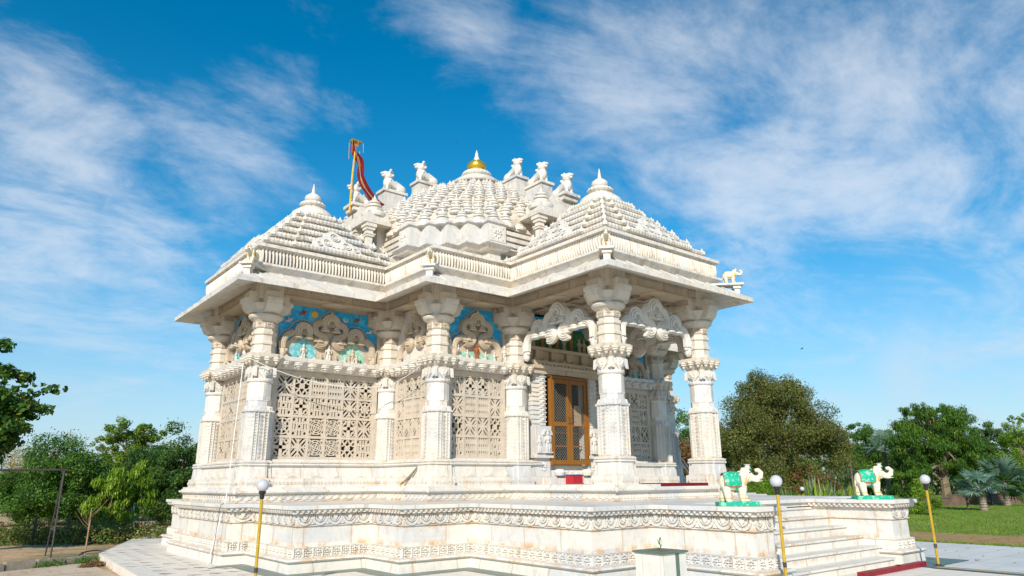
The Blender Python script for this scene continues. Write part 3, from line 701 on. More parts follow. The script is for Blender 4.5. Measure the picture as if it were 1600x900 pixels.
def ledge(nm,o,u,l):
    fr=frame((o[0],o[1],0),u); mb=MB(); a0,a1=.30,l-.30
    pr=[(-.12,3.93),(.10,3.945),(.14,4.05),(.235,4.10),(.25,4.19),(.20,4.20),(-.14,4.205)]
    mb.loft([[fr(a0,z,n) for n,z in pr],[fr(a1,z,n) for n,z in pr]])
    n=max(2,round((a1-a0)/.31)); s=(a1-a0)/n
    for k in range(n):
        c=fr(a0+(k+.5)*s,4.06,.16)
        mb.lathe([(.01,-.13),(.03,-.12),(.035,-.095),(.07,-.085),(.075,-.06),(.11,-.045),(.115,-.015),(.13,0),(.12,.02)],c,10)
        mb.prism([(a0+(k+.5)*s-.05,4.19),(a0+(k+.5)*s+.05,4.19),(a0+(k+.5)*s,4.235)],.19,.225,fr)
    return mb.build('bracketed_ledge',MAR,temple)
for nm,o,u,l,nc,pat,kind in SEG:
    fr=frame((o[0],o[1],0),u)
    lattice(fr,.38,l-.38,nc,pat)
    ledge(nm,o,u,l); arch_panel(nm,o,u,l,kind)
# plain closed walls on the sides turned away
mb=MB()
for i,fr,l in edges(HALL,0):
    if i in (0,1,2,3): continue
    if i==3: continue
    mb.box(.2,l-.2,1.95,5.6,-.14,-.02,fr)
bw=mb.build('outer_wall',MAR,temple)
# free-standing arches of the porch
for o,u,l in (((-1.5,-3.7),(0,-1),3.13),((-1.5,-6.83),(1,0),3.0),((1.5,-6.83),(0,1),3.13)):
    fr0=frame((o[0],o[1],4.22),u); mb=MB(); torana(mb,lambda a,v,n,fr0=fr0,l=l:fr0(.24+a,v,n),l-.48,1.22,'three',-.09,.09,True); mb.build('porch_arch',STAT,temple)
# beams
mb=MB()
for i,fr,l in edges(GRID,0):
    mb.box(-.249 if False else .0,l,5.54,5.83,-.23,.23,fr)
    if l>1: 
        q=3 if l>2.5 else 2
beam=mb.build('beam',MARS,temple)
mb=MB()
for i,fr,l in edges(GRID,.231):
    n=max(1,round(l/.95)); s=l/n
    for k in range(n):
        mb.box(k*s+.10,(k+1)*s-.10,5.60,5.74,0,.018,fr)
    mb.box(.02,l-.02,5.76,5.80,0,.03,fr); mb.box(.02,l-.02,5.545,5.575,0,.02,fr)
mb.build('carved_beam_band',MARSC,beam)
mb=MB(); mb.box(-1.7,1.7,-7.0,-3.5,5.62,5.80); 
for x in (-1.0,-.5,0,.5,1.0): mb.box(x-.04,x+.04,-6.6,-3.9,5.54,5.62)
for y in (-6.2,-5.6,-5.0,-4.4): mb.box(-1.27,1.27,y-.04,y+.04,5.55,5.621)
mb.lathe([(.25,-.10),(.45,-.08),(.6,0)],(0,-5.3,5.63),24)
mb.build('porch_ceiling',MARSC,temple)
for x,y in ((-1.5,-5.27),(0,-6.83),(-5.27,-1.5),(-3.7,-2.6),(-2.6,-3.7)):
    mb=MB(); mb.lathe([(.02,-.05),(.2,-.04),(.3,-.015),(.3,0)],(x,y,5.54),20); mb.build('beam_boss',MARS,temple)
# eave
mb=MB(); mb.sweep(EAVE,[(-.75,5.80),(-.03,5.545),(0,5.545),(0,5.645),(-.50,5.93),(-.62,5.945)],cap_top=True)
eave=mb.build('eave',MARU,temple)
mb=MB()
for i,fr,l in edges(EAVE,0):
    if 7<i<19: continue
    n=round(l/.55); s=l/n
    for k in range(n+1):   # raised joints running up the slope
        a=min(max(k*s,.03),l-.03)
        conv=-.50
        P=[fr(a-.03,5.650,-.01),fr(a+.03,5.650,-.01),fr(a+.03,5.675,-.01),fr(a-.03,5.675,-.01)]
        Q=[fr(a-.03,5.93,-.49),fr(a+.03,5.93,-.49),fr(a+.03,5.955,-.49),fr(a-.03,5.955,-.49)]
        if .45<a<l-.45: mb.loft([P,Q])
mb.build('eave_joint',MARU,eave)
# cornice
mb=MB(); mb.sweep(EAVE,[(-.62,5.93),(-.62,5.98),(-.55,6.05),(-.50,6.095),(-.485,6.10),(-.485,6.15),(-.51,6.155),(-.65,6.165),(-.65,6.45),(-.60,6.48),(-.57,6.505),(-.56,6.522),(-.506,6.525),(-.506,6.598),(-.52,6.60)])
corn=mb.build('cornice',MARU,temple)
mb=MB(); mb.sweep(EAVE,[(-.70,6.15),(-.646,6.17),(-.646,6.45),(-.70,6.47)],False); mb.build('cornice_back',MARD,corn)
mb=MB()
for i,fr,l in edges(EAVE,-.60):
    n=max(1,round(l/.078)); s=l/n; vis=not(7<i<19)
    if not vis: continue
    for k in range(n):
        a=(k+.5)*s; rings=[]
        for t in np.linspace(0,PI,7):
            z=6.315-.15*math.cos(t); d=.022+.060*math.sin(t)**.6*(1-.25*math.cos(t)); w=s*.41*(.30+.70*math.sin(t)**.45) if 0<t<PI else s*.15
            lean=.010*math.cos(t)
            rings.append([fr(a-w+lean,z,-.055),fr(a-w*.55+lean,z,d*.72),fr(a+lean,z,d),fr(a+w*.55+lean,z,d*.72),fr(a+w+lean,z,-.055)])
        mb.loft(rings)
        mb.box(a-s*.3,a+s*.3,6.47,6.515,-.03,.035,fr)
mb.build('leaf_band',MARU,corn)
mb=MB(); mb.sweep(EAVE,[(-.7,6.55),(-.9,6.61)]); mb.build('roof_slab',MARU,temple)
# ---- pyramid roofs
def pyramid():
    mb=MB(); H=[1.78,1.54,1.30,1.06,.82,.60]; Z=[6.79,7.05,7.31,7.57,7.83,8.06]
    mb.loft([ring([(-1.8,-1.8),(1.8,-1.8),(1.8,1.8),(-1.8,1.8)],6.60),ring([(-1.8,-1.8),(1.8,-1.8),(1.8,1.8),(-1.8,1.8)],6.65),ring([(-1.45,-1.45),(1.45,-1.45),(1.45,1.45),(-1.45,1.45)],6.70),ring([(-.36,-.36),(.36,-.36),(.36,.36),(-.36,.36)],8.12)])
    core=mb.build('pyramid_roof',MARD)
    for k,(h,z) in enumerate(zip(H,Z)):
        t=MB(); r=.066
        q=h*.60; b=h-.09 if h>.7 else h-.05
        plan=[(-q,-h),(q,-h),(q,-b),(b,-b),(b,-q),(h,-q),(h,q),(b,q),(b,b),(q,b),(q,h),(-q,h),(-q,b),(-b,b),(-b,q),(-h,q),(-h,-q),(-b,-q),(-b,-b),(-q,-b)]
        for (x0,y0),(x1,y1) in zip(plan,plan[1:]+plan[:1]):
            L0=math.hypot(x1-x0,y1-y0)
            ex,ey=(x1-x0)/L0*.03,(y1-y0)/L0*.03
            nn_=max(2,int(L0/.045)); t.tube([(x0-ex+(x1-x0+2*ex)*g/nn_,y0-ey+(y1-y0+2*ey)*g/nn_,z) for g in range(nn_+1)],[r*(1.06 if g%2 else .92) for g in range(nn_+1)],8)
        t.loft([ring(offs(plan,-.26),z-.2),ring(offs(plan,-.26),z-.10),ring(offs(plan,-.10),z-.06),ring(offs(plan,-.0),z+.0),ring(offs(plan,-.06),z+.05),ring(offs(plan,-.22),z+.085)])
        def tip(x,y,s=1):
            a=math.atan2(y,x); fr=lambda p,v,n,a=a,x=x,y=y:(x+math.cos(a)*n-math.sin(a)*p,y+math.sin(a)*n+math.cos(a)*p,z+v)
            t.lathe([(.06*s,0.02),(.055*s,.07*s),(.03*s,.11*s),(.004,.17*s)],(x,y,z),6)
            t.lathe([(.02*s,-.03),(.075*s,-.02),(.075*s,.05),(.03*s,.07)],(x+.02*math.cos(a),y+.02*math.sin(a),z-.01),8)
        for x,y in [(b,-b),(b,b),(-b,b),(-b,-b)]: tip(x,y,.85)
        for x,y in [(q,-h),(h,-q),(h,q),(q,h),(-q,h),(-h,q),(-h,-q),(-q,-h)]: tip(x,y,.68)
        t.build('roof_tier',MARU,core)
        # dentils in the recess under the roll
        dn=MB()
        if k<5:
            for i,fr,l in edges(plan,-.24):
                if l<.12: continue
                n=max(1,round(l/.07))
                for c in range(n): dn.box((c+.25)*l/n,(c+.75)*l/n,z+.10,z+.165,-.03,.03,fr)
            dn.build('dentil_row',MARM,core)
    # front scroll ornaments on each side
    for t_ in range(4):
        a=t_*PI/2; O=MB(); u=(-math.sin(a),math.cos(a)); nx,ny=math.cos(a),math.sin(a)
        fr=lambda p,v,n:(nx*(1.72+n-(v-6.85)*.75)+u[0]*p, ny*(1.72+n-(v-6.85)*.75)+u[1]*p, v)
        P=[(-.62,6.84),(.62,6.84),(.60,7.0),(.46,7.04),(.44,7.14),(.30,7.18),(.22,7.33),(.10,7.40),(.0,7.46),(-.10,7.40),(-.22,7.33),(-.30,7.18),(-.44,7.14),(-.46,7.04),(-.60,7.0)]
        O.prism(P,-.02,.07,fr)
        for c,r in (((0,7.24),.13),((-.25,7.02),.11),((.25,7.02),.11),((-.47,6.94),.07),((.47,6.94),.07)):
            O.ringstrip(c,r*.35,r*.55,.072,.10,fr,12); O.ringstrip(c,r*.8,r,.072,.11,fr,14)
        for c in (-.12,0,.12): O.box(c-.035,c+.035,6.90,6.98,.071,.10,fr)
        O.build('scroll_pediment',STAT,core)
    c=MB()
    c.lathe([(.50,8.10),(.50,8.14),(.56,8.16),(.56,8.19),(.50,8.30),(.38,8.40),(.26,8.47),(.26,8.50)],seg=32,flute=.02,nf=16)
    c.lathe([(.24,8.48),(.30,8.50),(.33,8.545),(.30,8.60),(.24,8.61)],seg=36,flute=.04,nf=18)
    fin=c.build('ribbed_cap',MARU,core,smooth=True)
    c=MB(); c.lathe([(.10,8.59),(.13,8.62),(.19,8.66),(.215,8.73),(.20,8.80),(.13,8.86),(.085,8.875),(.085,8.895),(.05,8.92),(.035,9.02),(.02,9.12),(.004,9.19)],seg=24)
    c.build('finial',STAT,core,smooth=True)
    return core
p0=pyramid(); p0.parent=temple
for i,(x,y,rz) in enumerate(((-5.34,0,0),(0,-5.34,0),(5.34,0,0),(0,5.34,0))):
    o=p0 if i==0 else copy_tree(p0,temple); o.location=(x,y,0)
# ---- main roof
DR=[(-3.70,-2.28),(-3.37,-2.28),(-3.37,-2.65),(-3.03,-2.65),(-3.03,-3.0),(-2.68,-3.0),(-2.68,-3.36),(-2.30,-3.36),(-2.30,-3.70)]
def sym(q):   # quarter outline from -x side to -y side, mirrored round the four corners
    out=[]
    for k in range(4):
        a=k*PI/2; ca,sa=round(math.cos(a)),round(math.sin(a)); out+=[(x*ca-y*sa,x*sa+y*ca) for x,y in q]
    return out
q=[(-3.48,1.75),(-3.48,-1.75),(-3.70,-1.75)]+DR+[(-1.75,-3.70)]
DRUM=sym([(-3.70,-1.75)]+DR+[(-1.75,-3.70),(-1.75,-3.48)])
# each quarter ends recessed at the layered wall
qq=[(-3.70,-1.75)]+DR+[(-1.75,-3.70),(-1.75,-3.48)]
full=[]
for k in range(4):
    a=k*PI/2; ca,sa=round(math.cos(a)),round(math.sin(a)); full+=[(x*ca-y*sa,x*sa+y*ca) for x,y in qq+[(1.75,-3.48)]]
mb=MB(); mb.sweep(full,[(-.1,6.6),(-.1,7.0),(.02,7.02),(.05,7.06),(.14,7.13),(.14,7.17),(.0,7.20),(.0,7.70),(.05,7.72),(.05,7.78),(-.05,7.80)])
dome=mb.build('dome_roof',MARU,temple)
for a in range(4):    # layered wall beside the drum
    mb=MB()
    for k in range(5):
        z=7.2+k*.16
        ca,sa=round(math.cos(a*PI/2)),round(math.sin(a*PI/2)); fr=lambda x,y,z_,ca=ca,sa=sa:(x*ca-y*sa,x*sa+y*ca,z_)
        mb.box(-1.74,1.74,-3.50-(.15 if k<4 else .08),-3.2,z,z+.105,fr); mb.box(-1.74,1.74,-3.48,-3.2,z+.105,z+.16,fr)
    mb.build('layered_wall',MARU,dome)
for sx in (0,1):
    mb=MB(); fr=frame((-3.70,-1.75,0),(0,-1)) if sx==0 else frame((-2.30,-3.70,0),(1,0))
    mb.box(.04,.50,7.24,7.66,.002,.02,fr); flower(mb,fr,.27,7.45,.15,.02,.04,8)
    for v in (7.30,7.60): 
        for q_ in (.12,.42): flower(mb,fr,q_,v,.04,.02,.02,6)
    mb.build('carved_drum_panel',STAT,dome)
# sloping field
def rfield(a,r): return min(r,3.62/max(abs(math.cos(a)),abs(math.sin(a))))
FR=lambda t:4.12*(1-t)+.84*t
FZ=lambda t:7.80+2.34*t+.33*math.sin(PI*t)
mb=MB(); rings=[]
NR=11
for k in range(NR+1):
    t=k/NR; r=FR(t); z=FZ(t)
    for dz,dr in ((0,0),(.15,-.03)):
        if k==NR and dz>0: continue
        rings.append([(rfield(a,r+dr)*math.cos(a),rfield(a,r+dr)*math.sin(a),z-.06+dz) for a in np.linspace(0,2*PI,72,endpoint=False)])
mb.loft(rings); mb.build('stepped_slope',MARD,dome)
def bell(s,name='bell_finial'):
    c=MB(); prof=[(.12,-.14),(.17,-.12),(.185,-.09),(.17,-.055),(.08,-.05),(.09,-.035),(.15,-.015),(.155,.01),(.14,.03),(.06,.035),(.07,.05),(.115,.065),(.12,.09),(.105,.108),(.045,.113),(.055,.135),(.062,.155),(.05,.172),(.028,.18),(.025,.20),(.010,.24),(.003,.26)]
    c.lathe([(r*s,z*s) for r,z in prof],seg=12); return c
small=bell(1.0).build('bell_finial',MARU,dome,smooth=True,angle=50); big=bell(1.0).build('bell_finial',MARU,dome,smooth=True,angle=50)
mb=bell(1.0); mb.lathe([(.24,-.24),(.26,-.18),(.24,-.14),(.2,-.12)],seg=16); big.data=mb.build('tmp',MARU,smooth=True,angle=50).data; bpy.data.objects.remove(bpy.data.objects['tmp'])
spots=[]
for k in range(NR):
    t=(k+.12)/NR; r=FR(t)-.06; z=FZ(t)+.12
    n=max(12,int(2*PI*r/(.33 if k else .40))); n-=n%4
    for j in range(n):
        a=2*PI*(j+.5*(k%2))/n
        a+=.02*math.sin(j*7.3+k*3.1); rr=min(r,3.50/max(abs(math.cos(a)),abs(math.sin(a))))
        x,y=rr*math.cos(a),rr*math.sin(a)
        if rr<r and (k>1 or min(abs(x),abs(y))<.95): continue
        if min(abs(x),abs(y))<.38 and r>1.45: continue
        spots.append((x,y,z,k))
cam2=Vector((CP.x,CP.y)); vis=[s for s in spots if (s[0]*cam2.x+s[1]*cam2.y)>-.2*math.hypot(s[0],s[1])*cam2.length]
vis.sort(key=lambda s:(Vector(s[:3])-CP).length)
front=vis[:100]; rest=[s for s in spots if s not in front]
for i,(x,y,z,k) in enumerate(front):
    src=big if k==0 else small
    if i==0: o=src
    else: o=src.copy(); col.objects.link(o)
    o.parent=dome; o.location=(x,y,z); o.rotation_euler=(0,0,i*.7); sc=(1 if k==0 else 1.04-.025*k)*(1+.05*math.sin(i*5.1)); o.scale=(sc,sc,sc)
used={o.data.name for o in dome.children}
for o in list(bpy.data.objects):
    if o.name.startswith('bell_finial') and o.location.length<.1: bpy.data.objects.remove(o)
c=MB()
for (x,y,z,k) in rest:
    s=1.0 if k==0 else 1.0*(1.04-.025*k)
    b=bell(s); c.add([(v[0]+x,v[1]+y,v[2]+z) for v in b.v],b.f)
o=c.build('far_bell_finials',MARU,dome,smooth=True,angle=50); o['kind']='stuff'
c=MB()
c.lathe([(.86,10.02),(.80,10.10),(.70,10.14),(.70,10.22),(.76,10.36),(.83,10.44)],seg=48,flute=.018,nf=24)
c.lathe([(.80,10.42),(.88,10.44),(.90,10.48),(.84,10.54),(.62,10.72),(.44,10.80),(.40,10.83)],seg=48)
c.build('dome_cap',MARU,dome,smooth=True)
c=MB(); c.lathe([(.40,10.82),(.45,10.85),(.47,10.90),(.44,10.97),(.34,11.02),(.2,11.03)],seg=48,flute=.03,nf=24); c.build('ribbed_ring',STAT,dome,smooth=True)
c=MB(); c.lathe([(.18,11.02),(.23,11.05),(.29,11.14),(.305,11.24),(.28,11.32),(.20,11.38),(.13,11.41),(.13,11.44),(.10,11.45)],seg=32); c.build('gilded_pot',GOLD,dome,smooth=True)
c=MB(); c.lathe([(.12,11.44),(.09,11.50),(.055,11.60),(.05,11.68),(.02,11.76),(.004,11.82)],seg=16); c.build('finial',STAT,dome,smooth=True)
# porticoes on the axes with stepped plinths that carry the lions
def portico():
    c=MB()
    c.box(-1.25,1.25,-4.42,-3.3,7.98,8.07)
    c.box(-1.15,1.15,-4.34,-3.4,8.07,8.14); c.box(-.95,.95,-4.25,-3.3,8.14,8.30)
    for k in range(3): c.box(-.62+.12*k,.62-.12*k,-4.22+.03*k,-3.3,8.30+.14*k,8.44+.14*k)
    c.box(-.24,.24,-4.28,-3.62,8.66,8.78); c.box(-.29,.29,-4.34,-3.58,8.78,8.86)
    c.box(-.20,.20,-3.34,-2.66,8.4,9.46); c.box(-.24,.24,-3.39,-2.62,9.46,9.54)
    c.box(-.20,.20,-2.24,-1.56,9.2,10.02); c.box(-.24,.24,-2.29,-1.52,10.02,10.10)
    for sx in (-1,1):
        c.box(sx*.74-.27,sx*.74+.27,-4.20,-3.6,8.2,8.42)
    P=c.build('portico',MARU)
    for sx in (-1.08,-.45,.45,1.08):
        q=MB(); R4=lambda w,z:[(sx-w,-4.22-w,z),(sx+w,-4.22-w,z),(sx+w,-4.22+w,z),(sx-w,-4.22+w,z)]
        for w,a,b in ((.14,7.12,7.2),(.09,7.2,7.36),(.12,7.36,7.40),(.075,7.40,7.62),(.11,7.62,7.67),(.13,7.67,7.70),(.085,7.70,7.80),(.12,7.80,7.88),(.15,7.88,7.98)): q.loft([R4(w,a),R4(w,b)])
        q.build('small_column',MARU,P)
    q=MB(); q.box(-.85,.85,-3.85,-3.45,6.7,7.98); q.build('shaded_recess',MARU,P)
    q=MB(); q.box(-1.3,1.3,-4.42,-3.5,6.9,7.12); q.build('portico_base',MARU,P)
    return P
P0=portico(); P0.parent=temple
for k in range(1,4): 
    o=copy_tree(P0,temple); o.rotation_euler=(0,0,k*PI/2)
for k in range(4):
    a=k*PI/2
    for sx in (-.74,.74):
        o=big.copy(); col.objects.link(o); o.parent=dome; x,y=sx,-3.92; o.location=(x*math.cos(a)-y*math.sin(a),x*math.sin(a)+y*math.cos(a),8.64); o.scale=(1.35,1.35,1.35)
# ---- door
D=frame((0,-3.7,0),(1,0))
mb=MB()
mb.box(-1.28,-.62,1.95,4.25,-.32,-.02,D); mb.box(.62,1.28,1.95,4.25,-.32,-.02,D); mb.box(-.62,.62,3.98,4.25,-.32,-.02,D); mb.box(-1.28,1.28,1.42,1.72,-.32,.0,D); mb.box(-.98,.98,1.72,1.86,-.32,.12,D)
dw=mb.build('door_surround',MAR,temple)
mb=MB()
for sx in (-1,1):
    mb.box(sx*.98-.10,sx*.98+.10,2.75,4.02,.0,.16,D); mb.box(sx*.80-.08,sx*.80+.08,2.78,4.02,.0,.20,D)
    for k in range(11):
        mb.box(sx*.80-.10,sx*.80+.10,2.86+k*.108,2.885+k*.108,.0,.22,D); mb.ellipsoid(D(sx*.80,2.93+k*.108,.20),(.05,.04,.035),8,5); 
        mb.box(sx*.98-.115,sx*.98+.115,2.82+k*.108,2.85+k*.108,.0,.185,D)
    mb.box(sx*.88-.25,sx*.88+.25,2.08,2.76,.0,.30,D); mb.box(sx*.88-.28,sx*.88+.28,2.02,2.09,.0,.33,D)
    figure(mb,D,sx*.78,2.13,.52,.33); figure(mb,D,sx*1.02,2.13,.40,.31); mb.ringstrip((sx*.78,2.55),.10,.15,.29,.34,D,10,0,PI)
    mb.box(sx*.86-.22,sx*.86+.22,1.60,2.02,.0,.24,D); flower(mb,D,sx*.86,1.82,.12,.24,.04)
    mb.box(sx*.88-.33,sx*.88+.33,1.42,1.60,.0,.36,D)
mb.box(-.98,.98,1.42,1.56,.0,.62,D); mb.box(-.60,.60,1.56,1.74,.0,.30,D)
for x in (-.45,.45): mb.lathe([(.02,0),(.12,.02),(.15,.09),(.10,.16),(.02,.17)],D(x,1.60,.36),12)
flower(mb,D,0,1.66,.08,.30,.03); flower(mb,D,-.2,1.66,.07,.30,.03); flower(mb,D,.2,1.66,.07,.30,.03)
mb.build('carved_jamb',MAR,dw)
mb=MB(); mb.box(-1.14,1.14,4.02,4.14,.0,.26,D); mb.box(-1.20,1.20,4.14,4.22,.0,.32,D); mb.box(-.06,.06,4.03,4.13,.262,.30,D)
for k in range(18): mb.box(-1.08+k*.124,-1.02+k*.124,4.22,4.26,.0,.30,D)
mb.box(-1.18,1.18,4.26,4.34,.0,.25,D)
for k in range(7): mb.prism([(-1.08+k*.33,4.34),(-.88+k*.33,4.34),(-.98+k*.33,4.43)],.12,.16,D)
for k in range(9): mb.box(-1.17+k*.262,-.94+k*.262,4.36,4.62,-.04,.02+.08*(k%2),D)
mb.box(-1.2,1.2,4.62,4.70,-.04,.16,D)
mb.build('door_lintel',MARS,dw)
mb=MB(); mb.box(-1.2,1.2,4.70,5.56,-.20,-.14,D); mb.build('mural_field',GREENR,dw)
q=MB(); 
for sx in (-1,0,1): q.box(sx*.50-.05,sx*.50+.05,4.7,5.35,-.14,-.10,D)
for x in (-.25,.25): q.ringstrip((x,5.2),.18,.24,-.14,-.11,D,10,0,PI)
q.build('mural_architecture',flat('mural_ochre',(.30,.19,.07),.8,.3,18),dw)
for k,x in enumerate((-.98,-.8,-.25,.25,.8,.98)): q=MB(); figure(q,D,x,4.72,.40,-.12); q.build('mural_figure',MARS,dw)
q=MB(); q.box(-1.18,1.18,5.34,5.54,-.139,-.12,D); q.build('mural_sky',BLUE,dw)
door=empty('door',(0,-3.96,0),0,temple)
DF=frame((0,-3.96,0),(1,0))
def local(fr): return lambda a,v,n:(lambda p:(p[0],p[1]+3.96,p[2]))(fr(a,v,n))
DL=local(DF)
mb=MB(); mb.box(-.64,-.60,1.86,3.97,-.05,.05,DL); mb.box(.60,.64,1.86,3.97,-.05,.05,DL); mb.box(-.64,.64,3.93,3.99,-.05,.052,DL); mb.build('door_frame',WOOD,door)
for sx in (-1,1):
    x0,x1=(-.598,-.004) if sx<0 else (.004,.598)
    mb=MB(); t=.085
    mb.box(x0,x0+t,1.87,3.925,-.02,.025,DL); mb.box(x1-t,x1,1.87,3.925,-.02,.025,DL)
    for a,b in ((1.87,1.98),(2.78,2.88),(3.82,3.925)): mb.box(x0+t,x1-t,a,b,-.018,.022,DL)
    lf=mb.build('door_leaf',WOOD,door)
    mb=MB(); s=.078
    for a,b in ((1.98,2.78),(2.88,3.82)):
        X0,X1=x0+t,x1-t; W=X1-X0; Hh=b-a
        for k in range(-int(Hh/s)-1,int(W/s)+2):
            for sg in (1,-1):
                # line x = X0+k*s + t', v=a+t' clipped
                t0=max(0,-k*s); t1=min(Hh,W-k*s)
                if t1-t0>.01:
                    A=(k*s+t0,t0);B=(k*s+t1,t1)
                    if sg<0: A=(W-A[0],A[1]);B=(W-B[0],B[1])
                    mb.strip((X0+A[0],a+A[1]),(X0+B[0],a+B[1]),.0055,.000+.003*(sg<0),.004+.003*(sg<0),DL)
    mb.build('wire_mesh',WIRE,lf)
    q=MB(); q.tube([DL(sx*.05,2.86,.03),DL(sx*.05,2.86,.07),DL(sx*.05,3.0,.07),DL(sx*.05,3.0,.03)],.009,6); q.build('door_handle',IRON,lf)
q=MB(); q.box(-.59,.59,1.87,3.92,-.30,-.28,DL); q.build('dark_opening',BLACKOUT,door)  # near-black panel, the darkness behind the doors is its colour
q=MB(); 
for v in (2.3,2.62): q.box(-.57,.57,v,v+.03,-.2,-.17,DL)
q.build('inner_rail',ORANGE,door)
# ------------------------------------------------------------------ statues
def make_lion():
    m=MB()
    m.ellipsoid((.17,0,.24),(.13,.12,.17),12,8); m.ellipsoid((.18,0,.43),(.115,.125,.13),12,8); m.ellipsoid((.25,0,.47),(.095,.085,.085),10,7); m.ellipsoid((.335,0,.47),(.06,.055,.04),10,6); m.ellipsoid((.315,0,.405),(.05,.045,.025),8,5)
    m.tube([(.14,0,.28),(-.02,0,.20),(-.18,0,.16)],[.12,.10,.11],10); m.ellipsoid((-.20,0,.13),(.15,.14,.13),12,8)
    for sy in (-1,1):
        m.tube([(.20,sy*.075,.22),(.225,sy*.075,.10),(.23,sy*.075,.02)],[.055,.04,.04],8); m.ellipsoid((.26,sy*.075,.02),(.06,.045,.03),8,5)
        m.ellipsoid((-.16,sy*.11,.09),(.13,.05,.09),8,6); m.ellipsoid((-.02,sy*.12,.025),(.09,.04,.03),8,5)
        m.ellipsoid((.17,sy*.09,.53),(.03,.02,.035),6,5)
    for k in range(10):
        a=k*.7; m.ellipsoid((.15-.04*(k%3),.10*math.cos(a*2),.30+.03*k),(.04,.045,.04),6,4)
    m.tube([(-.30,0,.14),(-.28,0,.24),(-.16,.0,.30),(-.06,0,.33),(-.04,0,.26)],[.03,.026,.024,.03,.024],7)
    return remeshed(m,.011,'lion_body',STAT,smooth_it=1)
lion0=empty('lion_statue'); lb=make_lion(); lb.parent=lion0
spots=[('lowest',4.02,8.86),('middle',3.02,9.54),('highest',1.93,10.10)]
i=0
for side,rz,vx,vy,txt in (('w',PI,-1,0,'left of the golden pot'),('s',-PI/2,0,-1,'right of the golden pot')):
    for nm,r,z in spots:
        o=lion0 if i==0 else copy_tree(lion0); i+=1
        o.location=(vx*(r-.06),vy*(r-.06),z); o.rotation_euler=(0,0,rz); s=1.12+.03*math.sin(i*3); o.scale=(s,s,s)
        pl={'lowest':'on the lowest and outermost plinth','middle':'on the middle plinth of three','highest':'on the highest plinth nearest the dome'}[nm]
        tag(o,'white stone lion %s, %s'%(pl,txt),'lion statue','stone lions on the roof')
def make_elephant(painted):
    m=MB(); c=.5
    m.ellipsoid((-.04,0,.53),(.31,.205,.225),16,10); m.ellipsoid((-.21,0,.51),(.17,.19,.21),12,8); m.ellipsoid((.14,0,.53),(.17,.18,.215),12,8)
    m.ellipsoid((.29,0,.71),(.15,.135,.16),14,9); m.ellipsoid((.25,0,.83),(.07,.09,.05),8,5); m.tube([(.18,0,.58),(.28,0,.68)],[.17,.14],10)
    m.tube([(.36,0,.69),(.45,0,.62),(.56,0,.60),(.655,0,.655),(.675,0,.75),(.61,0,.815),(.53,0,.80)],[.105,.092,.082,.074,.064,.054,.045],10)
    m.ellipsoid((.36,0,.57),(.08,.07,.05),8,5)
    for x,dx in ((.17,.05),(-.22,-.02)):
        for sy in (-1,1):
            d=dx+(.07*sy if x>0 else -.05*sy)
            m.tube([(x,sy*.09,.44),(x+d*.5,sy*.10,.24),(x+d,sy*.10,.10),(x+d+.01,sy*.10,.095)],[.115,.09,.072,.082],10); m.ellipsoid((x+d+.03,sy*.10,.085),(.085,.07,.03),8,5)
    m.tube([(-.34,0,.55),(-.385,0,.44),(-.375,0,.30)],[.022,.018,.016],6)
    for sy in (-1,1):
        m.ellipsoid((.19,sy*.155,.66),(.105,.024,.155),12,8,Matrix.Rotation(sy*.25,3,'Z')@Matrix.Rotation(.15,3,'Y'))
    root=empty('elephant_statue')
    b=remeshed(m,.016,'elephant_body',IVORY,root,1)
    for sy in (-1,1):
        q=MB(); q.tube([(.40,sy*.065,.585),(.52,sy*.085,.545),(.68,sy*.075,.555)],[.022,.017,.006],7); q.build('tusk',IVORY,root,smooth=True)
        q=MB(); q.ellipsoid((.375,sy*.118,.755),(.022,.012,.013),7,5); q.build('eye',BLACK,root)
    # caparison: shell laid over the back
    q=MB(); rings=[]; fsx=9
    def shell(x0,x1,t0,t1,k,nm,mat,nx=8,na=18):
        q=MB(); vs=[];fs=[]
        for i in range(nx+1):
            x=x0+(x1-x0)*i/nx
            for j in range(na+1):
                a=t0+(t1-t0)*j/na; e=math.sqrt(max(.05,1-((x+.05)/.46)**2)); ry,rz=.216*e*k,.243*e*k
                vs.append((x,ry*math.sin(a),.527+rz*math.cos(a)))
        n1=len(vs)
        for i in range(nx+1):
            x=x0+(x1-x0)*i/nx
            for j in range(na+1):
                a=t0+(t1-t0)*j/na; e=math.sqrt(max(.05,1-((x+.05)/.46)**2)); ry,rz=.216*e*(k-.07),.243*e*(k-.07)
                vs.append((x,ry*math.sin(a),.527+rz*math.cos(a)))
        W=na+1
        for i in range(nx):
            for j in range(na):
                a=i*W+j; fs.append((a,a+1,a+W+1,a+W)); a+=n1; fs.append((a+W,a+W+1,a+1,a))
        for i in range(nx):
            for j in (0,na): a=i*W+j; fs.append((a,a+W,a+W+n1,a+n1))
        for j in range(na):
            for i in (0,nx): a=i*W+j; fs.append((a,a+n1,a+n1+1,a+1))
        q.add(vs,fs); return q.build(nm,mat,root,smooth=True)
    if painted: A,B_=GREENP,STAT
    else: A,B_=IVORY,GOLDP
    bl=shell(-.27,.115,-1.95,1.95,1.065,'blanket',A)
    for x0,x1 in ((-.285,-.268),(.113,.135)):
        shell(x0,x1,-1.98,1.98,1.085,'blanket_border',ORANGE if painted else GOLDP,1)
    for t0,t1 in ((-2.0,-1.93),(1.93,2.0)): shell(-.285,.135,t0,t1,1.085,'blanket_border',ORANGE if painted else GOLDP,8,1)
    if painted: shell(.00,.05,1.9,4.4,1.04,'girth_strap',GREENP,1)
    q=MB(); 
    pts=[(.24+.03*math.cos(t)-.04*math.sin(t)*0,.19*math.sin(t),.56+.18*math.cos(t)-.0) for t in np.linspace(PI*.35,PI*1.65,14)]
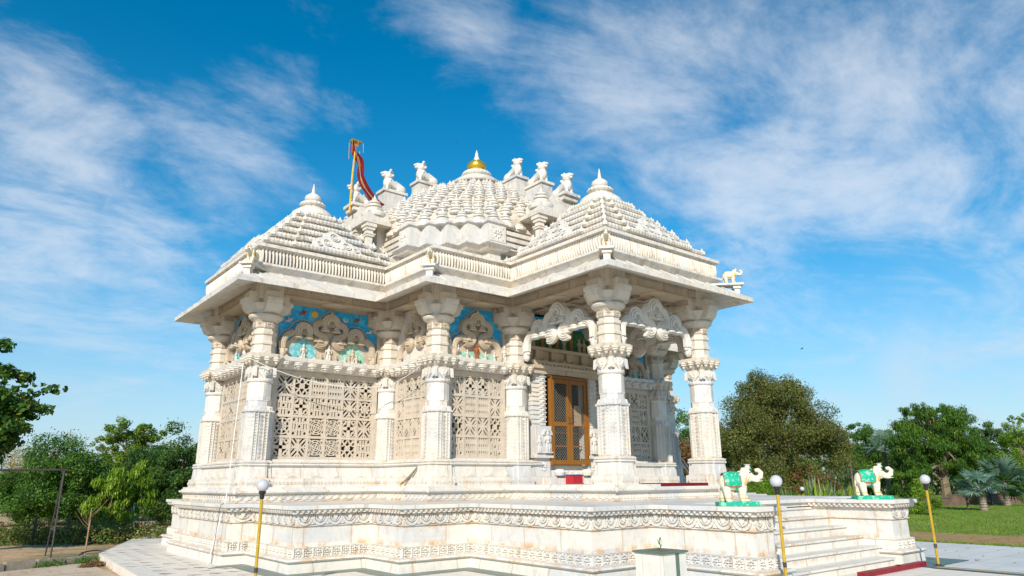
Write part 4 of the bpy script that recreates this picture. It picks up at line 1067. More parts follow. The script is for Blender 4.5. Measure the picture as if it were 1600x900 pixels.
    q.tube(pts,.022,7); q.ellipsoid((.27,0,.35),(.04,.06,.06),8,6); q.build('collar',GOLDP,root,smooth=True)
    for (x,dx) in ((.17,.05),(-.22,-.02)):
        for sy in (-1,1):
            d=dx+(.07*sy if x>0 else -.05*sy)
            q=MB(); q.lathe([(.070,-.014),(.088,0),(.070,.014)],(x+d,sy*.10,.15),12); q.build('ankle_band',GOLDP,root)
    q=MB(); q.lathe([(.055,0),(.07,.04),(.05,.07),(.085,.11),(.03,.115)],(.36,0,.84),8)
    q.build('lotus_crown',STAT if painted else IVORY,root)
    if painted: 
        q=MB(); q.ellipsoid((.42,0,.85),(.03,.045,.028),8,5); q.build('crown_gem',GREENP,root)
    if painted:
        q=MB(); q.box(-.45,.55,-.20,.20,-.03,.066); q.build('base_slab',GREENP,root)
    return root
e0=make_elephant(True); s=.62
def put(o,x,y,z,rz,s,label,group):
    o.location=(x,y,z); o.rotation_euler=(0,0,rz); o.scale=(s,s,s); tag(o,label,'elephant statue',group)
put(e0,-2.50,-10.20,PT+.021,-.72,.62,'ivory elephant with green blanket on the near pedestal, left of the stair','elephants flanking the stair')
e1=copy_tree(e0); put(e1,2.07,-10.10,PT+.023,-.72,.68,'ivory elephant with green blanket on the far pedestal, right of the stair','elephants flanking the stair')
e2=make_elephant(False)
lbl={0:'small cream elephant at the far left eave corner, above the leftmost front column',1:'small cream elephant at the middle eave corner between the two pyramid roofs',2:'small cream elephant at the porch corner directly above the column beside the door',3:'small cream elephant with gold trimmed blanket at the far right eave corner against the sky'}
for i,(sx,sy,x,y) in enumerate(((-1,-1,-7.8,-2.487),(-1,-1,-4.67,-4.67),(-1,-1,-2.487,-7.8),(1,-1,2.487,-7.8))):
    a=math.atan2(sy,sx); X=x-sx*.34; Y=y-sy*.34
    o=e2 if i==0 else copy_tree(e2); put(o,X-sx*.02,Y-sy*.02,5.978,a,.44,lbl[i],'elephants on the eave corners')
    fr=lambda p,q,z,X=X,Y=Y,a=a:(X+p*math.cos(a)-q*math.sin(a),Y+p*math.sin(a)+q*math.cos(a),z)
    q=MB(); q.box(-.5,.26,-.15,.15,5.955,6.0,fr); q.box(.02,.20,-.10,.10,5.88,5.954,fr); q.box(.05,.17,-.07,.07,5.66,5.881,fr); q.build('corner_bracket',MARU,temple)
# ------------------------------------------------------------------ flag, ropes and small things
fp=empty('bamboo_flagpole',(-4.36,-.16,8.55)); tag(fp,'yellow bamboo pole with a decorated top, standing on the roof behind the left lions','flagpole')
q=MB(); q.tube([(0,0,0),(.02,.0,1.0),(.07,-.02,2.12)],.026,8)
for k in range(8): q.lathe([(.026,-.012),(.034,0),(.026,.012)],(.003*k+.004*k,-.001*k,.2+.25*k),8)
q.build('pole',GOLDP,fp,smooth=True)
q=MB(); q.box(-.08,.22,-.10,.08,2.11,2.14); 
for k in range(6):
    q.box(-.08+.05*k,-.05+.05*k,-.11,.09,2.14,2.16)
for x,y,l in ((-.09,-.11,.5),(.25,-.11,.35),(-.08,.09,.6),(.24,.09,.3),(.08,-.12,.2)): q.tube([(x,y,2.1),(x+.01,y,2.1-l*.8)],.004,5); q.ellipsoid((x+.01,y,2.1-l*.8),(.012,.012,.02),6,4)
q.build('canopy_frame',flat('old_brass',(.40,.25,.04),.45,.3,30,metal=.3),fp)
def ribbon(P,w,th,wave=.0):
    m=MB(); C=[Vector(p) for p in P]; rings=[]
    pts=[]
    n=len(C)
    for i in range((n-1)*6+1):
        t=i/6; k=min(int(t),n-2); f=t-k; g=lambda j:C[max(0,min(n-1,j))]
        a,b,c,d=g(k-1),g(k),g(k+1),g(k+2); pts.append(.5*((2*b)+(c-a)*f+(2*a-5*b+4*c-d)*f*f+(3*b-a-3*c+d)*f**3))
    for i,p in enumerate(pts):
        yv=Vector((.45,-.75,.15)) if True else 0
        yv=yv.normalized(); ww=w*(.6+.5*min(1,i/10)); off=Vector((.5,.5,0))*wave*math.sin(i*1.1)
        nrm_=Vector((.7,.6,.3)).normalized()*th
        rings.append([tuple(p-yv*ww/2+off+nrm_),tuple(p+off*.2+nrm_+Vector((.6,.5,0))*wave),tuple(p+yv*ww/2-off+nrm_),tuple(p+yv*ww/2-off-nrm_),tuple(p+off*.2-nrm_+Vector((.6,.5,0))*wave),tuple(p-yv*ww/2+off-nrm_)])
    m.loft(rings); return m
fl=ribbon([(-.02,0,2.1),(.02,-.02,1.8),(.22,-.05,1.55),(.24,-.08,1.1),(.42,-.12,.75),(.62,-.22,.45),(.80,-.30,.30)],.20,.004,.03).build('red_banner',REDCL,None,smooth=True,loc=(-4.36,-.16,8.55))
tag(fl,'long red cloth banner with silver and gold edging, trailing down from the bamboo pole','banner')
ed=ribbon([(.0,-.07,2.1),(.06,-.10,1.75),(.17,-.13,1.3),(.22,-.17,1.0),(.40,-.22,.65),(.70,-.35,.30)],.022,.005,.0).build('silver_edging',flat('silver_trim',(.30,.20,.18),.3,.4,40),fl)
e3=ribbon([(.04,-.03,2.0),(.20,-.06,1.50),(.25,-.09,1.0),(.44,-.14,.66),(.72,-.26,.32)],.010,.012,.0).build('gold_edging',GOLDP,fl)
gk=empty('roof_urn',(-3.55,-.66,8.30)); 
def clothes(): pass
bpy.data.objects.remove(gk)
# rope from ledge to ground
def wire(name,pts,r,mat,label,cat):
    q=MB(); q.tube(pts,r,6); o=q.build(name,mat,None,smooth=True); return tag(o,label,cat)
rp=wire('hanging_pipe',[(-7.21,-1.45,4.0),(-7.26,-1.52,3.0),(-7.36,-1.66,1.2),(-7.62,-1.75,.0)],.009,GREYP,'thin white pipe running from the left ledge down to the paving','pipe')
def hang(P,sag,n=10):
    out=[]
    for (a,b,s) in zip(P[:-1],P[1:],sag):
        for k in range(n): t=k/n; v=Vector(a).lerp(Vector(b),t); v.z-=s*4*t*(1-t); out.append(tuple(v))
    return out+[tuple(P[-1])]
wire('white_cable',hang([(-7.18,-1.9,4.02),(-4.12,-2.1,3.66),(-3.95,-4.12,4.28)],[.22,.12]),.008,GREYP,'white cable sagging in front of the lattice screens between two columns','cable')
dc=wire('pipe_stay',hang([(-7.50,-2.02,1.125),(-7.56,-2.0,1.10),(-7.62,-1.96,.02)],[0,.0]),.006,IRON,'thin dark cord hanging beside the white pipe on the platform wall','cord')
q=MB(); q.tube([(-4.17,-3.02,1.44),(-4.06,-3.22,1.60),(-3.99,-3.42,1.80)],[.018,.03,.016],8); st=q.build('bundled_stick',flat('bundled_stick_wrap',(.22,.18,.13),.8,.5,40),None,smooth=True); tag(st,'brown stick tied with yellow bands, leaning on the base of the middle column','stick')
for p_ in ((-4.115,-3.12,1.52),(-4.03,-3.30,1.68),(-4.16,-3.03,1.45)):
    q=MB(); q.ellipsoid(p_,(.028,.028,.022),8,5); q.build('yellow_band',GOLDP,st)
bk=empty('red_bin',(-.22,-4.62,1.562)); tag(bk,'small red bin with a blue rim on the floor below the orange door','bin')
q=MB(); q.box(-.15,.15,-.13,.13,0,.19); q.build('bin_body',REDP,bk); q=MB(); q.box(-.165,.165,-.145,.145,.19,.21); q.build('rim',flat('blue_plastic',(.04,.09,.35),.4,.1,10),bk)
bk.location=(-.36,-4.45,1.425)
q=MB(); q.box(-.68,.87,-7.262,-6.3,1.422,1.436); q.box(-.68,.87,-7.276,-7.262,1.375,1.434); cp=q.build('red_carpet',REDCL); tag(cp,'red carpet strip laid over the porch floor edge between the two front columns','carpet')
q=MB(); q.box(-.45,1.85,-11.02,-10.90,.0,.075); rk=q.build('red_kerb_strip',flat('dark_red_kerb_paint',(.24,.012,.02),.5,.2,12)); tag(rk,'dark red painted strip lying along the foot of the stair','strip')
q=MB(); q.box(.14,.38,-3.998,-3.985,2.80,3.30); nt_=q.build('paper_notice',flat('brown_card',(.30,.23,.15),.8,.15,14)); tag(nt_,'brown cardboard notice fixed on the wire mesh of the right door leaf','notice')
# handrail at the far side of the porch
hr=empty('handrail',(5.35,-3.3,1.11)); tag(hr,'thin grey metal handrail sloping down behind the right columns','handrail')
for k in (0,.12):
    q=MB(); q.tube([(-.2,k,1.0),(.35,-.3+k,.05)],.016,6); q.build('rail',GREYP,hr)
q=MB(); q.tube([(-.2,.06,.0),(-.2,.06,1.2)],.018,6); q.build('rail_post',GREYP,hr)
# ------------------------------------------------------------------ lamps
lp=empty('garden_lamp'); 
q=MB(); q.tube([(0,0,.03),(0,0,1.30)],.022,12); q.build('pole',POLE,lp,smooth=True)
q=MB(); q.lathe([(.028,1.28),(.034,1.30),(.034,1.345),(.05,1.36),(.05,1.385),(.03,1.39)],seg=16); q.build('lamp_neck',BLACK,lp)
q=MB(); q.ellipsoid((0,0,1.465),(.087,.087,.087),24,16); q.build('globe',GLOBE,lp,smooth=True)
q=MB(); q.lathe([(.05,0),(.05,.02),(.03,.035)],seg=14); 
for a in range(4): q.ellipsoid((.035*math.cos(a*1.57),.035*math.sin(a*1.57),.03),(.01,.01,.012),6,4)
q.box(-.07,.07,-.07,.07,0,.012); q.build('base_flange',IRON,lp)
q=MB(); q.lathe([(.022,.30),(.027,.31),(.027,.36),(.022,.37)],seg=12); q.build('pole_collar',IRON,lp)
LAMPS=[(-8.34,-6.37,'garden lamp with yellow pole in front of the left platform wall'),(-2.52,-10.92,'garden lamp with yellow pole rising beside the near elephant pedestal'),(1.96,-11.17,'garden lamp with yellow pole standing on the paving right of the stair')]
for i,(x,y,lb_) in enumerate(LAMPS):
    o=lp if i==0 else copy_tree(lp); o.location=(x,y,.004); tag(o,lb_,'lamp','yellow garden lamps with white globes')
# tilt of each pole as in the photo
fl_=copy_tree(lp); p=bearing(1252,27); fl_.location=(p.x,p.y,-.35); tag(fl_,'distant yellow garden lamp behind the platform by the dark trees','lamp','yellow garden lamps with white globes')
# ------------------------------------------------------------------ planter
pb=empty('marble_planter',(-4.34,-10.22,0)); pb.scale=(.84,.84,1); tag(pb,'square white marble planter with green rim and a tiny seedling, before the platform','planter')
PLM=marble('planter_marble',base=(.68,.66,.60),grey=(.60,.60,.55),rust=.3,slab=.3,dirt=.15)
q=MB(); q.box(-.29,.29,-.27,.27,0,.575); q.build('body',PLM,pb)
q=MB(); q.box(.03,.115,-.276,-.2705,0,.575); q.build('green_stripe',GREENM,pb)
q=MB()
for a in ((-.32,.32,-.30,-.16),(-.32,.32,.16,.30)): q.box(*a,.576,.60)
q.box(-.32,-.16,-.16,.16,.576,.60); q.box(.16,.32,-.16,.16,.576,.60); q.build('rim',GREENM,pb)
SOIL=flat('dry_soil',(.20,.13,.08),.95,.3,30,bump=.5); q=MB(); q.box(-.159,.159,-.159,.159,.55,.592); q.build('soil',SOIL,pb)

q=MB(); q.tube([(0,0,.58),(.01,0,.66),(.0,.01,.73)],[.006,.005,.003],5)
for k in range(9):
    a=k*2.4; z=.62+.013*k; d=Vector((math.cos(a),math.sin(a),.9)); l=.05; w=Vector((-math.sin(a),math.cos(a),0))*.014; p=Vector((0,0,z)); q.add([tuple(p),tuple(p+d*l*.5+w),tuple(p+d*l),tuple(p+d*l*.5-w)],[(0,1,2,3)])
q.build('seedling',flat('seedling_green',(.10,.22,.03),.6),pb)
# ------------------------------------------------------------------ ground
def sheet(name,poly,z,mat,kind='structure',th=None):
    q=MB()
    if th: q.prism(poly,z-th,z,lambda a,v,n:(a,v,n))
    else: q.add([(x,y,z) for x,y in poly],[tuple(range(len(poly)))])
    o=q.build(name,mat); o['kind']=kind; return o
M=NT('dry_earth_and_grass'); n1=M.noise(.35,6,.6); n2=M.noise(2.5,7,.7); n3=M.noise(30,4,.6)
c=M.mix(M.ramp(n2,.35,.7),(.56,.38,.21),(.40,.26,.14)); c=M.mix(M.math('MULTIPLY',M.ramp(n1,.45,.62),.75),c,(.11,.12,.035)); c=M.mix(M.ramp(n3,.55,.8),c,(.55,.40,.23)); M.col(c); M.rough(.95); M.bump(M.math('ADD',n2,M.math('MULTIPLY',n3,.5)),.7,.05); EARTH=M.m
q=MB(); 
q.add([(-1500,-1500,-.16),(1500,-1500,-.16),(1500,1500,-.16),(-1500,1500,-.16)],[(0,1,2,3)]); g=q.build('ground',EARTH); g['kind']='structure'
M=NT('dusty_track'); n2=M.noise(1.2,7,.65,M.map((1,3,1))); M.col(M.mix(M.ramp(n2,.3,.75),(.58,.46,.34),(.44,.33,.23))); M.rough(.95); M.bump(M.noise(12,6,.7),.5,.03); TRACK=M.m
sheet('dirt_track',[(-9.1,1.9),(-14,-.3),(-30,-3),(-30,-30),(-8.8,-30),(-8.9,-8)],-.148,TRACK)
def paving(name,c1,c2,grid,chips=False,rot=0.0):
    M=NT(name); v=M.map((1,1,1),rot=(0,0,rot)); sp=M.n('ShaderNodeSeparateXYZ'); M.ln(v,sp.inputs[0])
    fx=M.math('FRACT',M.math('DIVIDE',sp.outputs[0],grid)); fy=M.math('FRACT',M.math('DIVIDE',sp.outputs[1],grid*.66))
    jx=M.ramp(M.math('ABSOLUTE',M.math('SUBTRACT',fx,.5)),.485,.497); jy=M.ramp(M.math('ABSOLUTE',M.math('SUBTRACT',fy,.5)),.48,.495)
    wn_=M.n('ShaderNodeTexWhiteNoise',noise_dimensions='2D'); cc=M.n('ShaderNodeCombineXYZ'); M.ln(M.math('FLOOR',M.math('DIVIDE',sp.outputs[0],grid)),cc.inputs[0]); M.ln(M.math('FLOOR',M.math('DIVIDE',sp.outputs[1],grid*.66)),cc.inputs[1]); M.ln(cc.outputs[0],wn_.inputs[0])
    f=M.math('ADD',M.math('MULTIPLY',wn_.outputs[0],.5),M.math('MULTIPLY',M.noise(1.5,6,.65,dist=.8),.6))
    c=M.mix(M.ramp(f,.3,.85),c1,c2)
    c=M.mix(M.math('MULTIPLY',M.math('MAXIMUM',jx,jy),.6),c,(.22,.19,.16)); c=M.mix(M.math('MULTIPLY',M.ramp(M.noise(.9,5,.7),.5,.75),.3),c,(.36,.27,.18))
    M.col(c); M.rough(.5); M.bump(M.noise(25,4,.6),.15,.01); return M.m
WPAV=paving('cream_marble_paving',(.80,.72,.60),(.74,.67,.57),.62); GPAV=paving('pale_grey_stone_paving',(.66,.64,.59),(.58,.57,.54),.75)
ap=sheet('marble_paving',[(-8.83,2.2),(-5.66,11.1),(-4.9,12.3),(4,12.3),(4,8),(6.95,5),(6.95,-30),(-9.6,-30),(-9.3,-9),(-9.06,-2.8)],.0,WPAV,th=.16)
sheet('grey_stone_paving',[(2.86,6),(2.75,-8.4),(2.75,-10.7),(1.92,-10.9),(1.92,-30),(6.94,-30),(6.94,6)],.004,GPAV)
# chips set in the paving: short coloured splinters
def chips(name,colr,seed,n):
    r=random.Random(seed); q=MB()
    for k in range(n):
        gx=-8.8+.34*int(r.random()*5); gy=-5+.55*int(r.random()*24); x=gx+r.uniform(-.04,.04)+(gy*.05); y=gy+r.uniform(-.04,.04)
        if not(x<-7.55 and y<7): continue
        a=-.55+r.uniform(-.18,.18); l=.10
        for d in (0,.05):
            p=(x+d*1.2,y-d); u=(math.cos(a+d*8)*l,math.sin(a+d*8)*l); nn=(-u[1]*.2,u[0]*.2)
            q.add([(p[0]-u[0]-nn[0],p[1]-u[1]-nn[1],.004+.0003*k%.002),(p[0]+u[0],p[1]+u[1],.004),(p[0]-u[0]+nn[0],p[1]-u[1]+nn[1],.004)],[(0,1,2)])
    o=q.build(name,colr); o['kind']='structure'
chips('paving_inlay_dark',flat('slate_inlay',(.26,.27,.28),.6),3,60); chips('paving_inlay_orange',flat('ochre_inlay',(.48,.27,.13),.6),5,70)
STR=[p for p in PLAT[:24]]
q=MB()
for i,fr,l in edges(PLAT,.20):
    if i in (10,11,12) or i>22: continue
    a1=l+(.34 if i not in (0,) else .34)
    if i in (1,3,5,7): q.add([fr(-.0,.004+.0006*(i%3),.0),fr(l,.004+.0006*(i%3),.0),fr(l-.0,.004+.0006*(i%3),.34),fr(0,.004+.0006*(i%3),.34)],[(0,1,2,3)]) if i else None
o=None
q=MB(); A=offs(PLAT,.17); B=offs(PLAT,.52)
for i in range(1,10):
    j=i+1; q.add([(*A[i],.005),(*A[j],.005),(*B[j],.005),(*B[i],.005)],[(0,1,2,3)])
for i in range(12,16): j=i+1; q.add([(*A[i],.009),(*A[j],.009),(*B[j],.009),(*B[i],.009)],[(0,1,2,3)]) if i>12 else None
o=q.build('dark_marble_border',GREENM); o['kind']='structure'
# stair foot border and stripes
ST=flat('ochre_stone_stripe',(.50,.36,.20),.6,.15,6)
sheet('stair_foot_border',[(1.92,-10.72),(2.95,-10.72),(2.95,-10.45),(3.0,-8.2),(3.3,-8.2),(3.3,-11.2),(1.62,-11.2),(1.62,-11.0),(1.92,-11.0)],.012,GREENM)
sheet('green_paving_stripe',[(1.55,-11.2),(1.90,-11.2),(1.90,-30),(1.55,-30)],.010,GREENM); sheet('ochre_paving_stripe',[(1.64,-11.22),(1.80,-11.22),(1.80,-30),(1.64,-30)],.0145,ST)
# lawn
M=NT('lawn_soil'); M.col(M.mix(M.ramp(M.noise(.7,6,.6),.5,.7),(.11,.21,.02),(.34,.27,.10))); M.rough(.9); M.bump(M.noise(40,5,.7),.8,.03); LAWN=M.m
M=NT('lawn_green'); M.col(M.mix(M.ramp(M.noise(.6,6,.7),.50,.70),(.14,.24,.02),(.33,.31,.09))); M.rough(.9); M.bump(M.noise(45,5,.7),.9,.04); LG=M.m
M=NT('dry_grass_soil'); M.col(M.mix(M.ramp(M.noise(3,6,.65),.35,.7),(.42,.26,.11),(.28,.20,.07))); M.rough(.95); M.bump(M.noise(30,5,.7),.7,.03); DG=M.m
sheet('dry_verge',[(6.95,6),(6.95,-30),(10.6,-30),(10.4,6)],-.006,DG)
sheet('lawn',[(10.35,12),(10.55,-30),(60,-40),(60,30),(20,30)],-.010,LG)
# grass blades: short tufts scattered as ground cover
def blades(name,mats,pts,h,w,seed=1):
    r=np.random.default_rng(seed); n=len(pts); a=r.uniform(0,2*PI,n); hh=h*r.uniform(.5,1.3,n); lean=r.uniform(-.5,.5,(n,2))*hh[:,None]
    V=np.zeros((n,3,3)); u=np.stack([np.cos(a),np.sin(a)],1)*w
    V[:,0,:2]=pts[:,:2]-u; V[:,1,:2]=pts[:,:2]+u; V[:,2,:2]=pts[:,:2]+lean; V[:,0,2]=V[:,1,2]=pts[:,2]; V[:,2,2]=pts[:,2]+hh
    return raw(name,V.reshape(-1,3),3,mats,r.integers(0,len(mats),n))
def raw(name,V,k,mats,mi,parent=None):
    n=len(V)//k; me=bpy.data.meshes.new(name); me.vertices.add(len(V)); me.vertices.foreach_set('co',V.astype(np.float32).ravel()); me.loops.add(n*k); me.loops.foreach_set('vertex_index',np.arange(n*k,dtype=np.int32)); me.polygons.add(n); me.polygons.foreach_set('loop_start',np.arange(0,n*k,k,dtype=np.int32)); me.polygons.foreach_set('loop_total',np.full(n,k,dtype=np.int32))
    for m_ in mats: me.materials.append(m_)
    me.polygons.foreach_set('material_index',mi.astype(np.int32)); me.update(calc_edges=True); o=bpy.data.objects.new(name,me); col.objects.link(o)
    if parent: o.parent=parent
    return o
def leafmat(name,c,trans=.25):
    M=NT(name); f=M.noise(1.3,3,.6); M.col(M.mix(M.ramp(f,.3,.7),tuple(x*.72 for x in c),tuple(x*1.25 for x in c))); M.rough(.55); M.b.inputs['Specular IOR Level'].default_value=.25
    tr=M.n('ShaderNodeBsdfTranslucent'); tr.inputs[0].default_value=(c[0]*1.6,c[1]*1.7,c[2]*.9,1); mx=M.n('ShaderNodeMixShader'); mx.inputs[0].default_value=trans
    o=M.t.nodes['Material Output']; M.ln(M.b.outputs[0],mx.inputs[1]); M.ln(tr.outputs[0],mx.inputs[2]); M.ln(mx.outputs[0],o.inputs[0]); return M.m
LF={'green':[leafmat('leaf_green',(0.080,0.181,0.017)),leafmat('leaf_dark_green',(0.043,0.109,0.017)),leafmat('leaf_yellow_green',(0.189,0.275,0.029))],
 'dark':[leafmat('leaf_deep_green',(0.032,0.084,0.017)),leafmat('leaf_deep_green2',(0.058,0.123,0.020)),leafmat('leaf_mid_green',(0.102,0.174,0.026))],
 'olive':[leafmat('leaf_olive',(.12,.15,.03)),leafmat('leaf_brown_olive',(.19,.17,.05)),leafmat('leaf_dull_green',(0.072,0.102,0.023))],
 'bright':[leafmat('leaf_bright',(0.174,0.290,0.017)),leafmat('leaf_bright2',(0.116,0.217,0.017)),leafmat('leaf_lime',(0.290,0.362,0.043))],
 'straw':[leafmat('straw_leaf',(0.435,0.319,0.131)),leafmat('straw_leaf2',(0.319,0.246,0.087)),leafmat('dry_green_leaf',(0.203,0.203,0.058))],
 'silver':[leafmat('silver_leaf',(0.170,0.240,0.190)),leafmat('silver_leaf2',(0.27,0.36,0.31)),leafmat('blue_green_leaf',(0.145,0.246,0.203))],
 'rust':[leafmat('rusty_leaf',(0.261,0.116,0.043)),leafmat('rusty_leaf2',(0.174,0.102,0.036)),leafmat('brown_leaf',(0.131,0.102,0.029))],
 'broad':[leafmat('broad_leaf',(0.080,0.174,0.017)),leafmat('broad_leaf_dark',(0.036,0.094,0.014)),leafmat('broad_leaf_yellow',(0.348,0.290,0.029))]}
r_=np.random.default_rng(2)
pt=np.stack([r_.uniform(10.3,34,60000),r_.uniform(-13,6,60000),np.full(60000,-.01)],1); pt=pt[r_.random(60000)<np.clip(14/pt[:,0],.15,1)]
o=blades('lawn_grass',[LG,LF['bright'][0],LF['straw'][2]],pt,.05,.012,3); o['kind']='stuff'; 
pt=np.stack([6.98+np.abs(r_.normal(0,.12,6000)),r_.uniform(-14,2,6000),np.full(6000,-.01)],1); o=blades('verge_grass',[LG,LF['bright'][0]],pt,.06,.010,4); o['kind']='stuff'
# leaf cloud trees
def leaves(name,clumps,n,size,mats,parent,seed=0,probs=(.45,.35,.2),droop=0.0,aspect=.45,shape='leaf'):
    r=np.random.default_rng(seed); C=np.array([c[:3] for c in clumps]); Rr=np.array([c[3:6] for c in clumps]); wts=(Rr.prod(1))**(2/3); idx=r.choice(len(C),n,p=wts/wts.sum())
    d=r.normal(size=(n,3)); d/=np.linalg.norm(d,axis=1)[:,None]; rad=r.uniform(.25,1.0,n)**.5*r.choice([1,1.25,1.6],n,p=[.7,.2,.1])
    P=C[idx]+d*Rr[idx]*rad[:,None]
    nr=d*1.0+r.normal(size=(n,3))*.75+np.array([0,0,.35]); nr/=np.linalg.norm(nr,axis=1)[:,None]
    t=r.normal(size=(n,3))*(1-droop)+np.array([0,0,-2.2])*droop; t-=nr*(t*nr).sum(1)[:,None]; t/=np.linalg.norm(t,axis=1)[:,None]; b=np.cross(nr,t)
    s=size*r.uniform(.6,1.35,n)[:,None]; a=aspect
    V=np.stack([P-t*s*.5,P+b*s*a*.5-t*s*.05,P+t*s*.5,P-b*s*a*.5-t*s*.05],1).reshape(-1,3)
    tone=r.random(len(C)); pr=np.array(probs); mi=np.zeros(n,int); cum=np.cumsum(pr)
    u=np.clip(.62*r.random(n)+.38*tone[idx],0,.999); mi=np.searchsorted(cum,u); mi=np.clip(mi,0,len(mats)-1)
    return raw(name,V,4,mats,mi,parent)
def crown(center,rad,n,cl,seed,flat_=.8,inner=.35):
    r=random.Random(seed); out=[]
    for k in range(n):
        while True:
            v=Vector((r.uniform(-1,1),r.uniform(-1,1),r.uniform(-1,1)))
            if inner<v.length<1: break
        s=cl*r.uniform(.6,1.35); out.append((center[0]+v.x*rad[0],center[1]+v.y*rad[1],center[2]+v.z*rad[2],s,s,s*flat_))
    return out
def tree(name,label,cat,base,h,lobes,mats,nleaf,lsize,seed,trunk_r=.12,group='trees behind the temple',ncl=16,cl=.3,probs=(.45,.35,.2),droop=0,aspect=.45,limbs=10,lean=(0,0),bark=BARK):
    # lobes: (dx,dy,z,rx,ry,rz) relative to base
    t=empty(name,base); tag(t,label,cat,group); r=random.Random(seed); cs=[]
    for (dx,dy,z,rx,ry,rz) in lobes: cs+=crown((dx,dy,z),(rx,ry,rz),int(ncl*1.7),cl*min(rx,rz)*1.35,seed+len(cs),.75,.1)
    q=MB(); top=Vector((lean[0],lean[1],h*.62)); q.tube([(0,0,-.1),(lean[0]*.3,lean[1]*.3,h*.2),(lean[0]*.7,lean[1]*.7,h*.42),tuple(top)],[trunk_r*1.25,trunk_r,trunk_r*.8,trunk_r*.45],8)
    for c in r.sample(cs,min(limbs,len(cs))):
        e=Vector(c[:3]); z0=h*r.uniform(.22,.55); s0=Vector((lean[0]*z0/h,lean[1]*z0/h,z0)); md=s0.lerp(e,.5)+Vector((r.uniform(-.1,.1),r.uniform(-.1,.1),.06*h)); q.tube([tuple(s0),tuple(md),tuple(e)],[trunk_r*.42,trunk_r*.26,trunk_r*.08],6)
    q.build('trunk',bark,t,smooth=True)
    leaves('crown',cs,nleaf,lsize,mats,t,seed,probs,droop,aspect)
    return t
# direction helpers: r right, f away at that bearing
def at(u,depth): p=bearing(u,depth); return (p.x,p.y,-.16)
RX=Vector((RT.x,RT.y)).normalized(); FX=Vector((FW.x,FW.y)).normalized()
def LB(lst): return [(RX.x*a+FX.x*b,RX.y*a+FX.y*b,z,rx,ry,rz) for a,b,z,rx,ry,rz in lst]

r_=np.random.default_rng(12); n=420
P=np.concatenate([np.stack([r_.uniform(6.9,10.5,260),r_.uniform(-14,-1,260)],1),np.stack([r_.uniform(2.9,6.9,60),r_.uniform(-13,-6,60)],1),np.stack([r_.uniform(-13,-8.9,100),r_.uniform(-1,5,100)],1)]); V=[]
for i,(x,y) in enumerate(P):
    z=.012 if x<6.9 and x>-8.8 else (-.0 if x>0 else -.14); a=r_.uniform(0,6.28); l=r_.uniform(.02,.05); u=np.array([math.cos(a),math.sin(a)])*l; v=np.array([-u[1],u[0]])*.45
    V+=[(x-u[0],y-u[1],z+.004),(x+v[0],y+v[1],z+.018),(x+u[0],y+u[1],z+.01),(x-v[0],y-v[1],z+.006)]
o=raw('leaf_litter',np.array(V),4,[flat('litter_brown',(.28,.15,.06),.9),flat('litter_ochre',(.45,.28,.09),.9)],r_.integers(0,2,n)); o['kind']='stuff'
# left side (scale: at depth D one metre spans 1091/D px; horizon row about 752)
G1='trees beyond the fence on the left'; G2='trees beyond the lawn on the right'
tree('broadleaf_tree','near tree at the left edge with large dark leaves and a branch reaching right','tree',at(-120,17),5.2,LB([(.55,0,4.6,1.1,1.2,.8),(.5,0,2.9,1.1,1.2,1.0),(.5,0,3.8,1.2,1.2,1.0),(1.7,0,4.3,.6,.6,.35),(1.95,0,3.5,.6,.6,.4),(1.25,0,3.1,.9,1.2,.9),(.9,0,3.8,.9,1.2,1.0),(1.65,0,3.35,1.05,1.2,.62),(2.35,-.2,3.95,.55,.5,.18),(2.5,-.2,3.55,.5,.5,.22),(2.15,-.2,2.95,.38,.4,.24),(1.0,0,2.4,.75,.9,.55),(2.95,-.2,3.98,.42,.3,.12),(.4,0,3.5,1.0,1.2,1.5)]),LF['broad'],19000,.14,11,.16,G1,7,.26,(.42,.50,.08),.15,.62,14)
tree('round_bush_tree','dense rounded dark green tree behind the goal post','tree',at(85,30),3.6,LB([(0,0,1.9,2.1,1.8,1.75),(-.9,0,1.3,1.5,1.4,1.3),(.9,.2,1.5,1.4,1.4,1.4)]),LF['green'],52000,.11,12,.12,G1,30,.20,(.46,.42,.12),.2,.45,6)
tree('dense_tree','dense dark green tree touching the left end of the temple','tree',at(283,29),4.2,LB([(0,0,2.2,1.5,1.5,1.85),(-.8,.3,1.5,1.1,1.2,1.35),(.6,0,1.7,1.2,1.2,1.7)]),LF['dark'],40000,.11,13,.12,G1,28,.20,(.4,.42,.18),.2,.45,6)
tree('spreading_tree','tall olive green tree with a loose spreading crown rising above the hedge','tree',at(196,42),6.2,LB([(0,0,4.75,1.5,1.3,.75),(-1.45,0,4.1,.8,.9,.5),(1.0,0,4.6,.9,.9,.6),(0,0,3.8,1.7,1.3,.8),(0,0,2.8,1.9,1.4,.9)]),[LF['olive'][2],LF['green'][0],LF['green'][2]],20000,.12,14,.14,G1,22,.22,(.3,.2,.5),0,.5,10)
tree('drooping_tree','light green tree with long drooping leaves in the middle of the hedge','tree',at(178,24),2.6,LB([(0,0,1.35,.62,.6,.75),(0,0,.8,.85,.7,.6),(.1,0,1.8,.32,.3,.35)]),LF['bright'],8000,.20,15,.06,G1,14,.25,(.35,.35,.3),.75,.22,5)
tree('drooping_tree','second drooping light green tree, just right of the first and partly behind it','tree',at(222,25),3.0,LB([(0,0,1.5,.6,.6,.85),(-.15,0,2.0,.4,.3,.4)]),LF['bright'],3600,.20,16,.05,G1,12,.25,(.5,.35,.15),.75,.22,5)
tree('low_tree','yellowish low tree filling the gap behind the round bush','tree',at(150,36),3.4,LB([(0,0,2.2,1.7,1.2,1.1),(1.2,0,1.8,1.4,1.2,1.2)]),LF['green'],11000,.13,17,.1,G1,16,.22,(.3,.25,.45),.1,.45,6)
